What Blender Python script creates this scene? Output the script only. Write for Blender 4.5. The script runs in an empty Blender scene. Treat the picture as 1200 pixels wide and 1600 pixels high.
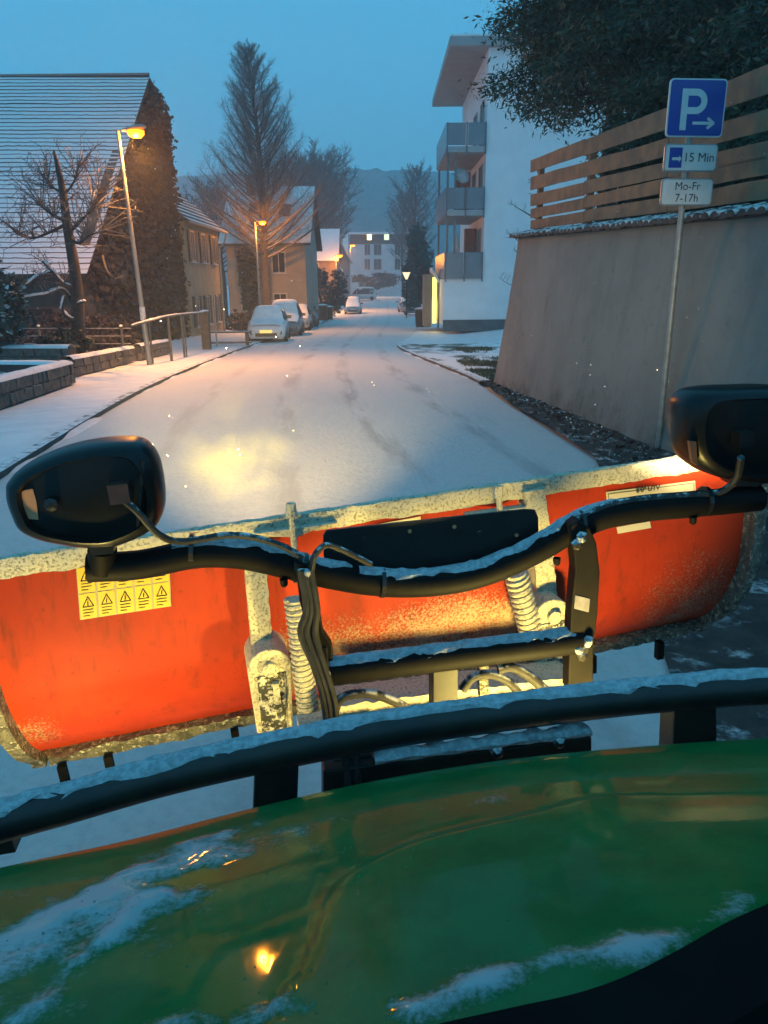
import bpy, bmesh, math, random
from mathutils import Vector, Matrix, noise
random.seed(7)
V = Vector
S = bpy.context.scene
COL = S.collection

# ------------------------------------------------------------------ camera
F_PX, CAM_H, ROLL = 1170.0, 1.6, 0.010
TH = math.atan(360 / F_PX)
cd = bpy.data.cameras.new('camera')
cam = bpy.data.objects.new('camera', cd)
COL.objects.link(cam)
cd.sensor_fit = 'VERTICAL'
cd.sensor_height = 24.0
cd.lens = 24.0 * F_PX / 1600.0
cd.clip_start, cd.clip_end = 0.02, 3000
_r0, _u0, FW = V((1, 0, 0)), V((0, math.sin(TH), math.cos(TH))), V((0, math.cos(TH), -math.sin(TH)))
RT = _r0 * math.cos(ROLL) - _u0 * math.sin(ROLL)
UP = _u0 * math.cos(ROLL) + _r0 * math.sin(ROLL)
CAM = V((0, 0, CAM_H))
m = Matrix((RT, UP, -FW)).transposed().to_4x4()
m.translation = CAM
cam.matrix_world = m
S.camera = cam

# ------------------------------------------------------------------ sky, faint sun, exposure
world = bpy.data.worlds.new('World')
S.world = world
world.use_nodes = True
nt = world.node_tree
nt.nodes.clear()
out = nt.nodes.new('ShaderNodeOutputWorld')
sky = nt.nodes.new('ShaderNodeTexSky')
sky.sky_type = 'NISHITA'
sky.sun_disc = False
sky.sun_elevation = math.radians(3.0)
sky.sun_rotation = math.radians(160)
sky.ozone_density = 4.0
sky.air_density = 1.3
bg1 = nt.nodes.new('ShaderNodeBackground')
bg1.inputs[1].default_value = 0.04
nt.links.new(sky.outputs[0], bg1.inputs[0])
bg2 = nt.nodes.new('ShaderNodeBackground')          # even overcast dusk blue over the clear-sky gradient
bg2.inputs[0].default_value = (0.082, 0.45, 0.75, 1)
bg2.inputs[1].default_value = 1.0
ad = nt.nodes.new('ShaderNodeAddShader')
nt.links.new(bg1.outputs[0], ad.inputs[0])
nt.links.new(bg2.outputs[0], ad.inputs[1])
nt.links.new(ad.outputs[0], out.inputs[0])
sl = bpy.data.lights.new('sun', 'SUN')
sl.energy = 0.03
sl.angle = math.radians(40)
sl.color = (0.75, 0.88, 1.0)
so = bpy.data.objects.new('sun', sl)
so.rotation_euler = (math.radians(50), 0, math.radians(20))
COL.objects.link(so)
S.view_settings.view_transform = 'Standard'
S.view_settings.look = 'None'
S.view_settings.gamma = 1
S.view_settings.exposure = 0.0
S.view_settings.use_curve_mapping = False
S.render.engine = 'CYCLES'
S.cycles.use_denoising = True
S.cycles.max_bounces = 4
S.cycles.adaptive_threshold = 0.03
S.cycles.diffuse_bounces = 3
S.cycles.glossy_bounces = 3
S.cycles.volume_bounces = 1
S.cycles.sample_clamp_indirect = 4.0

# ------------------------------------------------------------------ helpers
def ray(px, py):
    return FW + RT * ((px - 600) / F_PX) - UP * ((py - 800) / F_PX)
def on(px, py, p0, n):
    d = ray(px, py)
    return CAM + d * ((V(p0) - CAM).dot(V(n)) / d.dot(V(n)))
def aty(px, py, y):
    return on(px, py, (0, y, 0), (0, 1, 0))
def lerp_tab(tab, t):
    if t <= tab[0][0]: return tab[0][1]
    for (a, va), (b, vb) in zip(tab, tab[1:]):
        if t <= b: return va + (vb - va) * (t - a) / (b - a)
    return tab[-1][1]
def smooth_tab(tab, t, h=2.0):
    return (lerp_tab(tab, t - h) + 2 * lerp_tab(tab, t) + lerp_tab(tab, t + h)) / 4
def fbm(p, o=4):
    return noise.fractal(V(p), 0.9, 2.1, o)
def catmull(pts, n=8):
    pts = [V(p) for p in pts]
    P = [pts[0] * 2 - pts[1]] + pts + [pts[-1] * 2 - pts[-2]]
    res = []
    for i in range(1, len(P) - 2):
        a, b, c, d = P[i - 1:i + 3]
        for k in range(n):
            t = k / n
            res.append(0.5 * ((2 * b) + (c - a) * t + (2 * a - 5 * b + 4 * c - d) * t * t + (3 * b - a - 3 * c + d) * t ** 3))
    res.append(pts[-1])
    return res

class MB:
    """collects geometry in world coordinates; build() links it as one mesh object under its thing"""
    def __init__(s):
        s.v, s.f, s.a = [], [], []
    def quad(s, *p):
        i = len(s.v); s.v += [V(q) for q in p]; s.f.append(tuple(range(i, i + len(p)))); return s
    def box(s, c, size, ax=None, taper=1.0):
        ax = ax or (V((1, 0, 0)), V((0, 1, 0)), V((0, 0, 1)))
        i = len(s.v); c = V(c)
        for z in (-.5, .5):
            k = taper if z > 0 else 1
            for x, y in ((-.5, -.5), (.5, -.5), (.5, .5), (-.5, .5)):
                s.v.append(c + ax[0] * size[0] * x * k + ax[1] * size[1] * y * k + ax[2] * size[2] * z)
        for q in ((3, 2, 1, 0), (4, 5, 6, 7), (0, 1, 5, 4), (1, 2, 6, 5), (2, 3, 7, 6), (3, 0, 4, 7)):
            s.f.append(tuple(i + k for k in q))
        return s
    def b2(s, lo, hi):
        lo, hi = V(lo), V(hi)
        return s.box((lo + hi) / 2, hi - lo)
    def tube(s, path, r, n=10, caps=True, flat=None):
        path = [V(p) for p in path]
        base = len(s.v)
        ref = V((0, 0, 1))
        prev = None
        for k, p in enumerate(path):
            t = (path[min(k + 1, len(path) - 1)] - path[max(k - 1, 0)])
            t = t.normalized() if t.length > 1e-9 else V((0, 0, 1))
            if prev is None:
                a = t.cross(ref if abs(t.z) < .95 else V((0, 1, 0))).normalized()
            else:
                a = (prev - t * prev.dot(t))
                a = a.normalized() if a.length > 1e-6 else t.orthogonal().normalized()
            prev = a
            b = t.cross(a)
            rr = r[k] if isinstance(r, (list, tuple)) else r
            for j in range(n):
                an = 2 * math.pi * j / n
                s.v.append(p + a * math.cos(an) * rr + b * math.sin(an) * rr)
        for k in range(len(path) - 1):
            for j in range(n):
                s.f.append((base + k * n + j, base + k * n + (j + 1) % n, base + (k + 1) * n + (j + 1) % n, base + (k + 1) * n + j))
        if caps:
            s.f.append(tuple(base + j for j in reversed(range(n))))
            s.f.append(tuple(base + (len(path) - 1) * n + j for j in range(n)))
        return s
    def snowcap(s, path, r, t=0.012, ang=62, n=8, rough=0.5, seed=0.0, up=V((0, 0, 1)), wob=18):
        """a bank of snow lying on the upper side of a tube"""
        path = [V(p) for p in path]
        base = len(s.v); w = n + 1
        for k, p in enumerate(path):
            tt = (path[min(k + 1, len(path) - 1)] - path[max(k - 1, 0)]).normalized()
            side = tt.cross(up).normalized(); u = side.cross(tt)
            end = 0.25 if k in (0, len(path) - 1) else 1.0
            for j in range(w):
                f = j / n * 2 - 1
                an = math.radians((ang + wob * noise.noise(p * 30 + V((f * 2, seed, 0)))) * f)
                th = t * (1 - f ** 4) * (1 + rough * 1.6 * noise.noise(p * 42 + V((0, seed, f * 3)))) * end
                s.v.append(p + (side * math.sin(an) + u * math.cos(an)) * (r * .985 + max(th, 0)))
        for k in range(len(path) - 1):
            for j in range(n):
                s.f.append((base + k * w + j, base + k * w + j + 1, base + (k + 1) * w + j + 1, base + (k + 1) * w + j))
        return s
    def lathe(s, c, prof, n=20, axis=V((0, 0, 1))):
        c = V(c); a = axis.orthogonal().normalized(); b = axis.cross(a); base = len(s.v)
        for r, h in prof:
            for j in range(n):
                an = 2 * math.pi * j / n
                s.v.append(c + axis * h + (a * math.cos(an) + b * math.sin(an)) * r)
        for k in range(len(prof) - 1):
            for j in range(n):
                s.f.append((base + k * n + j, base + k * n + (j + 1) % n, base + (k + 1) * n + (j + 1) % n, base + (k + 1) * n + j))
        s.f.append(tuple(base + j for j in reversed(range(n))))
        s.f.append(tuple(base + (len(prof) - 1) * n + j for j in range(n)))
        return s
    def prism(s, pts, d):
        """closed outline extruded by vector d"""
        i = len(s.v); n = len(pts); d = V(d)
        s.v += [V(p) for p in pts] + [V(p) + d for p in pts]
        s.f.append(tuple(range(i + n - 1, i - 1, -1))); s.f.append(tuple(range(i + n, i + 2 * n)))
        for k in range(n):
            s.f.append((i + k, i + (k + 1) % n, i + n + (k + 1) % n, i + n + k))
        return s
    def grid(s, fn, nu, nv):
        i = len(s.v)
        for a in range(nu + 1):
            for b in range(nv + 1):
                s.v.append(V(fn(a / nu, b / nv)))
        for a in range(nu):
            for b in range(nv):
                q = i + a * (nv + 1) + b
                s.f.append((q, q + nv + 1, q + nv + 2, q + 1))
        return s
    def loft(s, rings, cap=True):
        i = len(s.v); n = len(rings[0])
        for r in rings: s.v += [V(p) for p in r]
        for k in range(len(rings) - 1):
            for j in range(n):
                s.f.append((i + k * n + j, i + k * n + (j + 1) % n, i + (k + 1) * n + (j + 1) % n, i + (k + 1) * n + j))
        if cap:
            s.f.append(tuple(i + j for j in reversed(range(n)))); s.f.append(tuple(i + (len(rings) - 1) * n + j for j in range(n)))
        return s
    def build(s, name, mat, parent=None, smooth=False, bevel=0, attr=None, sharp=40):
        o_loc = world_loc(parent) if parent else V((0, 0, 0))
        me = bpy.data.meshes.new(name)
        me.from_pydata([v - o_loc for v in s.v], [], s.f)
        bm = bmesh.new(); bm.from_mesh(me)
        bmesh.ops.recalc_face_normals(bm, faces=bm.faces[:])
        bm.to_mesh(me); bm.free()
        if attr:
            for an, vals in attr.items():
                at = me.attributes.new(an, 'FLOAT', 'POINT')
                at.data.foreach_set('value', vals)
        if smooth:
            me.polygons.foreach_set('use_smooth', [True] * len(me.polygons))
            me.set_sharp_from_angle(angle=math.radians(sharp))
        me.materials.append(mat)
        o = bpy.data.objects.new(name, me)
        COL.objects.link(o)
        if parent: o.parent = parent
        if bevel:
            md = o.modifiers.new('bevel', 'BEVEL'); md.width = bevel; md.segments = 2; md.limit_method = 'ANGLE'
        return o
def world_loc(o):
    p = V((0, 0, 0))
    while o is not None:
        p += o.location; o = o.parent
    return p
def tag(o, label=None, cat=None, group=None, kind=None):
    if label: o['label'] = label
    if cat: o['category'] = cat
    if group: o['group'] = group
    if kind: o['kind'] = kind
    return o
def thing(name, label, cat, loc=(0, 0, 0), group=None):
    o = bpy.data.objects.new(name, None)
    o.empty_display_size = .1
    o.location = loc
    COL.objects.link(o)
    return tag(o, label, cat, group)
def text_mesh(s, size, mat, parent, name, org, ex, ey, align='CENTER', off=0.0015, bold=0.0, kids=None):
    """flat lettering laid on a face: org = anchor, ex / ey = reading and up directions"""
    cu = bpy.data.curves.new(name, 'FONT')
    cu.body = s; cu.size = size; cu.align_x = align; cu.align_y = 'CENTER'; cu.offset = bold
    t = bpy.data.objects.new(name, cu)
    COL.objects.link(t)
    bpy.context.view_layer.update()
    dg = bpy.context.evaluated_depsgraph_get()
    me0 = t.evaluated_get(dg).to_mesh()
    ex, ey = V(ex).normalized(), V(ey).normalized(); ez = ex.cross(ey)
    mb = MB()
    mb.v = [V(org) + ex * v.co.x + ey * v.co.y + ez * off for v in me0.vertices]
    mb.f = [tuple(p.vertices) for p in me0.polygons]
    t.evaluated_get(dg).to_mesh_clear()
    bpy.data.objects.remove(t); bpy.data.curves.remove(cu)
    return mb.build(name, mat, parent)
def light(name, kind, loc, energy, color, parent, radius=0.05, rot=None, **kw):
    l = bpy.data.lights.new(name, kind)
    l.energy = energy; l.color = color; l.shadow_soft_size = radius
    for k, v in kw.items(): setattr(l, k, v)
    o = bpy.data.objects.new(name, l)
    COL.objects.link(o)
    o.parent = parent
    o.location = V(loc) - world_loc(parent)
    if rot is not None:
        o.rotation_euler = V(rot).to_track_quat('-Z', 'Y').to_euler()
    return o

def lens_pattern(l):
    """the moulded lens breaks the beam into uneven patches"""
    l.use_nodes = True
    n = l.node_tree; e = n.nodes['Emission']
    tc = n.nodes.new('ShaderNodeTexCoord'); t = n.nodes.new('ShaderNodeTexNoise'); t.inputs['Scale'].default_value = 17; t.inputs['Detail'].default_value = 3
    n.links.new(tc.outputs['Normal'], t.inputs['Vector'])
    r = n.nodes.new('ShaderNodeMapRange'); r.inputs[1].default_value = .40; r.inputs[2].default_value = .66; r.inputs[3].default_value = .12; r.inputs[4].default_value = 1.6
    n.links.new(t.outputs['Fac'], r.inputs[0]); n.links.new(r.outputs[0], e.inputs['Strength'])

# ------------------------------------------------------------------ materials
MATS = {}
def nodes_of(name):
    mt = bpy.data.materials.new(name); mt.use_nodes = True
    n = mt.node_tree; b = n.nodes['Principled BSDF']
    return mt, n, b
def lk(n, a, b): n.links.new(a, b)
def nnoise(n, vec, scale, detail=5, rough=.6):
    t = n.nodes.new('ShaderNodeTexNoise'); t.inputs['Scale'].default_value = scale
    t.inputs['Detail'].default_value = detail; t.inputs['Roughness'].default_value = rough
    if vec: lk(n, vec, t.inputs['Vector'])
    return t.outputs['Fac']
def nramp(n, fac, lo, hi):
    r = n.nodes.new('ShaderNodeMapRange'); r.inputs['From Min'].default_value = lo; r.inputs['From Max'].default_value = hi
    r.interpolation_type = 'SMOOTHSTEP'
    lk(n, fac, r.inputs['Value']); return r.outputs['Result']
def nmix(n, fac, a, b):
    x = n.nodes.new('ShaderNodeMix'); x.data_type = 'RGBA'
    lk(n, fac, x.inputs['Factor'])
    for k, c in ((6, a), (7, b)):
        if isinstance(c, tuple): x.inputs[k].default_value = (*c, 1)
        else: lk(n, c, x.inputs[k])
    return x.outputs[2]
def nmath(n, op, a, b=0.0, clamp=False):
    x = n.nodes.new('ShaderNodeMath'); x.operation = op; x.use_clamp = clamp
    for k, c in ((0, a), (1, b)):
        if isinstance(c, (int, float)): x.inputs[k].default_value = c
        else: lk(n, c, x.inputs[k])
    return x.outputs[0]
def nbump(n, b, fac, strength, dist):
    u = n.nodes.new('ShaderNodeBump'); u.inputs['Strength'].default_value = strength; u.inputs['Distance'].default_value = dist
    lk(n, fac, u.inputs['Height']); lk(n, u.outputs[0], b.inputs['Normal'])
SNOW = (.74, .73, .72)
def pm(name, c1, c2=None, scale=8, rough=.6, metal=0, bump=0, bdist=.01, snow=0, snow_scale=20, coat=0, spec=.5, lo=.35, hi=.65, dust=0, snow_c=SNOW):
    """base colour mottled between c1 and c2; snow = 0..1 share of snow lying on faces that look up; dust = snow specks on any face"""
    if name in MATS: return MATS[name]
    mt, n, b = nodes_of(name)
    pos = n.nodes.new('ShaderNodeNewGeometry')
    P = pos.outputs['Position']
    f = nnoise(n, P, scale)
    colr = nmix(n, nramp(n, f, lo, hi), c1, c2 or tuple(x * .7 for x in c1))
    rr = rough
    mask = None
    if snow:
        sx = n.nodes.new('ShaderNodeSeparateXYZ'); lk(n, pos.outputs['Normal'], sx.inputs[0])
        upf = nramp(n, sx.outputs['Z'], .25, .75)
        sn = nramp(n, nnoise(n, P, snow_scale, 6, .7), .62 - snow * .5, .78 - snow * .5)
        mask = nmath(n, 'MULTIPLY', upf, sn)
    if dust:
        dm = nramp(n, nnoise(n, P, snow_scale * 2.5, 6, .75), .66 - dust * .4, .74 - dust * .4)
        mask = dm if mask is None else nmath(n, 'MAXIMUM', mask, dm)
    if mask is not None:
        colr = nmix(n, mask, colr, snow_c)
        rv = n.nodes.new('ShaderNodeMapRange'); lk(n, mask, rv.inputs[0]); rv.inputs[3].default_value = rough; rv.inputs[4].default_value = .75
        lk(n, rv.outputs[0], b.inputs['Roughness'])
    else:
        b.inputs['Roughness'].default_value = rough
    lk(n, colr, b.inputs['Base Color'])
    b.inputs['Metallic'].default_value = metal
    b.inputs['Coat Weight'].default_value = coat
    b.inputs['Specular IOR Level'].default_value = spec
    if bump:
        h = nnoise(n, P, scale * 3, 6)
        if mask is not None: h = nmath(n, 'ADD', h, mask)
        nbump(n, b, h, bump, bdist)
    MATS[name] = mt
    return mt
def emit(name, c, s):
    if name in MATS: return MATS[name]
    mt, n, b = nodes_of(name)
    b.inputs['Base Color'].default_value = (*c, 1)
    b.inputs['Emission Color'].default_value = (*c, 1); b.inputs['Emission Strength'].default_value = s
    MATS[name] = mt; return mt
def attr_mat(name, base1, base2, scale, over, rough, orough, attr='frost', coat=0, brk=30, bump=.3, bd=.004, drops=0.0, edge=.16, grime=None, spread=1.5):
    """paint with snow / frost where the vertex attribute says it lies, broken up by fine noise"""
    mt, n, b = nodes_of(name)
    P = n.nodes.new('ShaderNodeNewGeometry').outputs['Position']
    at = n.nodes.new('ShaderNodeAttribute'); at.attribute_name = attr
    fine = nnoise(n, P, brk, 8, .75)
    s = nmath(n, 'ADD', at.outputs['Fac'], nmath(n, 'MULTIPLY', nmath(n, 'SUBTRACT', fine, .5), spread))
    mask = nramp(n, s, .5 - edge, .5 + edge)
    colr = nmix(n, nramp(n, nnoise(n, P, scale), .35, .65), base1, base2)
    if grime:
        mp = n.nodes.new('ShaderNodeMapping'); mp.inputs['Scale'].default_value = (1, 1, .22); lk(n, P, mp.inputs[0])
        run = nramp(n, nnoise(n, mp.outputs[0], 26, 7, .7), .50, .72)
        spot = nramp(n, nnoise(n, P, 34, 8, .75), .56, .70)
        colr = nmix(n, nmath(n, 'MULTIPLY', nmath(n, 'MAXIMUM', run, spot), .85), colr, grime)
        chip = nramp(n, nnoise(n, P, 75, 4, .6), .70, .73)
        colr = nmix(n, chip, colr, (.10, .045, .03))
    lk(n, nmix(n, mask, colr, over), b.inputs['Base Color'])
    rv = n.nodes.new('ShaderNodeMapRange'); lk(n, mask, rv.inputs[0]); rv.inputs[3].default_value = rough; rv.inputs[4].default_value = orough
    lk(n, rv.outputs[0], b.inputs['Roughness'])
    b.inputs['Coat Weight'].default_value = coat
    h = mask
    if drops:
        h = nmath(n, 'ADD', mask, nmath(n, 'MULTIPLY', nnoise(n, P, 90, 3, .5), drops))
    nbump(n, b, h, bump, bd)
    return mt
M_snow = pm('snow', SNOW, (.64, .64, .64), 3, .65, bump=.25, bdist=.02)
M_snowf = pm('snow_fine', (.52, .54, .56), (.32, .34, .36), 90, .8, bump=.8, bdist=.004)
M_black = pm('black_powder_coat', (.0028, .0028, .003), (.006, .0052, .0045), 25, .65, spec=.14, bump=.15, bdist=.002)
M_black_d = pm('black_steel_dusted', (.010, .010, .011), (.026, .022, .018), 18, .5, snow=.55, snow_scale=55, bump=.2, bdist=.002)
M_plastic = pm('black_plastic', (.008, .008, .009), (.014, .014, .015), 30, .32, bump=.05)
M_rubber = pm('rubber', (.012, .012, .012), (.03, .028, .025), 40, .6, snow=.3, snow_scale=60)
M_dirty = pm('snow_caked_steel', (.20, .18, .12), (.36, .33, .23), 40, .85, dust=.66, snow_scale=60, bump=.6, bdist=.004, snow_c=(.58, .53, .40))
M_dirty2 = pm('grit_caked_steel', (.07, .068, .055), (.20, .185, .14), 40, .85, dust=.36, snow_scale=26, bump=.8, bdist=.006, snow_c=(.6, .57, .45))
M_galv = pm('galvanised_steel', (.30, .30, .29), (.22, .22, .21), 14, .5, metal=.6)
M_bark = pm('bark', (.055, .042, .033), (.03, .024, .02), 12, .9, bump=.5, bdist=.02)
M_bark_snow = pm('bark_snow', (.055, .042, .033), (.03, .024, .02), 12, .9, snow=.75, snow_scale=8, bump=.4, bdist=.02)
M_twig = pm('twig', (.075, .066, .062), (.13, .12, .115), 2, .9)
M_stone = pm('field_stone', (.13, .12, .10), (.07, .065, .055), 9, .85, bump=.8, bdist=.02, snow=.35, snow_scale=12)
M_asphalt = pm('asphalt', (.045, .045, .046), (.06, .06, .06), 30, .8, bump=.3)
M_glass = pm('window_glass', (.02, .025, .03), (.03, .035, .04), 2, .08)
M_white = pm('white_render', (.80, .80, .79), (.74, .74, .73), 1.2, .85, bump=.1)
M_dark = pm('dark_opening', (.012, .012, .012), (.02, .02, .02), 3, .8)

# ------------------------------------------------------------------ terrain tables (metres ahead -> height / edges)
ZT = [(-30, .3), (0, 0), (10, -.23), (20, -.52), (33, -.90), (55, -1.4), (82, -1.72), (110, -1.5), (150, -.75), (200, -.2), (600, 2)]
LK = [(-30, .2), (-5, -2.3), (0, -2.85), (6.9, -3.62), (10, -4.06), (13.9, -4.54), (19.5, -4.9), (29, -5.24), (42, -5.2), (60, -4.6), (82, -4.4), (150, -4.2), (600, -4)]
RK = [(-30, 5), (0, 3.7), (7.5, 2.2), (12, 1.98), (15.5, 1.93), (19.6, 1.48), (24, .95), (28, .58), (31, .55), (36, 1.2), (45, 2.1), (60, 2.7), (82, 3.0), (150, 3.2), (600, 3)]
def zr(y): return smooth_tab(ZT, y, 3)
def lk_x(y): return smooth_tab(LK, y, 2)
def rk_x(y): return smooth_tab(RK, y, 1.2)
def ground_at(px, py):
    d = ray(px, py); t = 1.0
    for _ in range(60):
        p = CAM + d * t
        t -= (p.z - zr(p.y)) / (d.z - 1e-9) * .7
    return CAM + d * t

def ys_range(a, b, near=.5):
    y = a; r = []
    while y < b:
        r.append(y); y += max(near, abs(y) * .03)
    r.append(b); return r

# ground sheet
def ground():
    xs = [-240, -120, -60, -40, -25, -18, -14, -11, -9, -7.5, -6, -4, -2, 0, 2, 3.5, 5, 8, 12, 18, 30, 60, 120, 240]
    ys = ys_range(-24, 590, 1.0)
    g = MB()
    for y in ys:
        for x in xs:
            z = zr(y) - .05
            if x < -6.5 and y > 5: z += min(.45, (-6.5 - x) * .12)
            if x > 4.2 and y > 20: z += min(.45, (x - 4.2) * .2)
            g.v.append(V((x, y, z)))
    w = len(xs)
    for i in range(len(ys) - 1):
        for j in range(w - 1):
            g.f.append((i * w + j, i * w + j + 1, (i + 1) * w + j + 1, (i + 1) * w + j))
    tag(g.build('ground', M_snow, smooth=True, sharp=80), kind='structure')

# snowy carriageway with slushy wheel tracks
def road_mat():
    mt, n, b = nodes_of('road_snow')
    P = n.nodes.new('ShaderNodeNewGeometry').outputs['Position']
    at = n.nodes.new('ShaderNodeAttribute'); at.attribute_name = 'across'
    al = n.nodes.new('ShaderNodeAttribute'); al.attribute_name = 'along'
    cx = n.nodes.new('ShaderNodeCombineXYZ'); lk(n, at.outputs['Fac'], cx.inputs[0]); lk(n, nmath(n, 'MULTIPLY', al.outputs['Fac'], .16), cx.inputs[1])
    streak = nnoise(n, cx.outputs[0], 2.6, 6, .6)
    patch = nnoise(n, P, .55, 6, .65)
    tr = None
    for c, wd, s in ((1.35, .16, .55), (2.75, .17, .75), (3.85, .15, 1.0), (5.1, .16, .9)):
        d = nmath(n, 'ABSOLUTE', nmath(n, 'SUBTRACT', at.outputs['Fac'], c))
        k = nmath(n, 'MULTIPLY', nmath(n, 'SUBTRACT', 1.0, nramp(n, d, wd * .4, wd * 1.5)), s)
        tr = k if tr is None else nmath(n, 'MAXIMUM', tr, k)
    wob = nramp(n, streak, .40, .66)
    thin = nmath(n, 'ADD', nmath(n, 'MULTIPLY', tr, nmath(n, 'MULTIPLY', wob, .44)), nmath(n, 'MULTIPLY', nramp(n, patch, .48, .78), nmath(n, 'MULTIPLY', wob, .20)), True)
    grain = nramp(n, nnoise(n, P, 22, 8, .8), .40, .72)
    c = nmix(n, thin, nmix(n, grain, (.62, .59, .565), (.50, .475, .455)), (.14, .14, .14))
    lk(n, c, b.inputs['Base Color'])
    b.inputs['Roughness'].default_value = .62
    nbump(n, b, nmath(n, 'ADD', nnoise(n, P, 11, 9, .8), nmath(n, 'MULTIPLY', thin, -.8)), .6, .035)
    return mt
def road():
    g = MB(); ac = []; al = []
    ys = ys_range(-20, 200, .4); w = 15
    for y in ys:
        a, c = lk_x(y), rk_x(y)
        for j in range(w):
            t = j / (w - 1); x = a + (c - a) * t
            crown = .05 * math.sin(math.pi * t)
            g.v.append(V((x, y, zr(y) + crown + .008 * noise.noise(V((x * 2, y * .7, 0))))))
            ac.append(x - a); al.append(y)
    for i in range(len(ys) - 1):
        for j in range(w - 1):
            g.f.append((i * w + j, i * w + j + 1, (i + 1) * w + j + 1, (i + 1) * w + j))
    tag(g.build('road', road_mat(), smooth=True, sharp=80, attr={'across': ac, 'along': al}), kind='structure')
    # cross street at the far end
    c = MB().grid(lambda u, v: (-40 + 80 * u, 128 + 9 * v, zr(128 + 9 * v) + .09), 10, 2)
    tag(c.build('cross_road', M_snow), kind='structure')

def strip(name, mat, y0, y1, fa, fb, h, nx=4, step=.5, bump=0.0, kind='structure'):
    g = MB(); ys = ys_range(y0, y1, step)
    for y in ys:
        a, b = fa(y), fb(y)
        for j in range(nx + 1):
            x = a + (b - a) * j / nx
            z = zr(y) + h
            if bump: z += bump * noise.noise(V((x * 2.2, y * 1.6, 3))) + bump * .6 * noise.noise(V((x * 7, y * 6, 5)))
            g.v.append(V((x, y, z)))
    w = nx + 1
    for i in range(len(ys) - 1):
        for j in range(nx):
            g.f.append((i * w + j, i * w + j + 1, (i + 1) * w + j + 1, (i + 1) * w + j))
    o = g.build(name, mat, smooth=True, sharp=80)
    return tag(o, kind=kind)

def kerb(name, y0, y1, fx, side, h=.065, wd=.13):
    """row of kerb stones with snow on top; the bare dark face looks at the road"""
    g = MB(); s = MB(); ys = ys_range(y0, y1, .35)
    for i in range(len(ys) - 1):
        pts = []
        for y in (ys[i], ys[i + 1]):
            x = fx(y); pts.append((x, y, zr(y)))
        (x1, a, z1), (x2, b, z2) = pts
        dr = .0
        g.quad((x1, a, z1 - .05), (x2, b, z2 - .05), (x2, b, z2 + h), (x1, a, z1 + h))
        g.quad((x1, a, z1 + h), (x2, b, z2 + h), (x2 + side * wd, b, z2 + h), (x1 + side * wd, a, z1 + h))
    o = g.build(name, pm('kerb_stone', (.05, .05, .048), (.09, .088, .08), 5, .85, snow=.5, snow_scale=6, bump=.4))
    tag(o, kind='structure')
    # drift of snow that hides the foot of the kerb here and there
    def drift(u, v):
        y = y0 + (y1 - y0) * u; x = fx(y)
        k = max(0, fbm((y * .55, side * 3.1, 0), 3) * 1.5 + .25)
        k = min(k, 1.0)
        zz = zr(y) + (h * .95 * k) * (1 - v) ** 1.6 - .012
        return (x - side * (.003 + v * .16), y, zz)
    d = MB().grid(drift, int((y1 - y0) * 3), 3)
    tag(d.build('snow_drift', M_snow, smooth=True, sharp=80), 'thin drift of snow banked against the ' + ('left' if side < 0 else 'right') + ' kerb', kind='stuff')

def hill():
    def fn(u, v):
        x = -236 + 472 * u; y = 300 + 280 * v
        prof = min(1, v / .55)
        h = 55 * (prof ** .8) * (1 + .05 * fbm((x * .006, y * .006, 1), 3)) + 4 * math.sin(x * .012 + 2) * prof
        h += 1.6 * fbm((x * .11, y * .09, 2), 4) + 1.5 * abs(noise.noise(V((x * .35, y * .3, 7))))
        return (x, y, zr(y) + (h if v > .02 else -.2))
    tag(MB().grid(fn, 240, 60).build('hill', pm('wooded_hill', (.022, .032, .030), (.07, .085, .09), .18, .95, bump=.5, bdist=.6)), kind='structure')

ground(); road(); hill()
GUT = [(-20, 1.9), (0, .75), (2.5, 1.14), (5, 1.66), (7.5, 2.16), (10, 2.05), (12, 1.97), (14.8, 1.96)]
WALLX = lambda y: 2.86 - .1106 * (y - 7.9)
strip('pavement', M_snow, -10, 75, lambda y: lk_x(y) - 3.2, lambda y: lk_x(y) - .13, .067, 5)
kerb('left_kerb', -6, 60, lk_x, -1)
M_gutter = pm('leaf_litter_asphalt', (.022, .020, .017), (.05, .045, .04), 7, .85, snow=.16, snow_scale=3.2, bump=.8, bdist=.03)
strip('gutter', M_gutter, -6, 15.2, lambda y: lerp_tab(GUT, y), lambda y: WALLX(y) + .1, .058, 10, .15, .035)
M_grass = pm('verge_snow_grass', SNOW, (.06, .085, .05), .75, .9, lo=.50, hi=.60, bump=.4)
strip('verge', M_grass, 14.5, 30, lambda y: rk_x(y) + .13, lambda y: max(4.6, rk_x(y) + 2.0), .06, 8, .3, .03)
kerb('right_kerb', 15, 29.5, rk_x, 1)
strip('driveway', M_snow, 29.5, 52, lambda y: rk_x(y) + .02, lambda y: 6.5, .02, 4)

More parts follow.
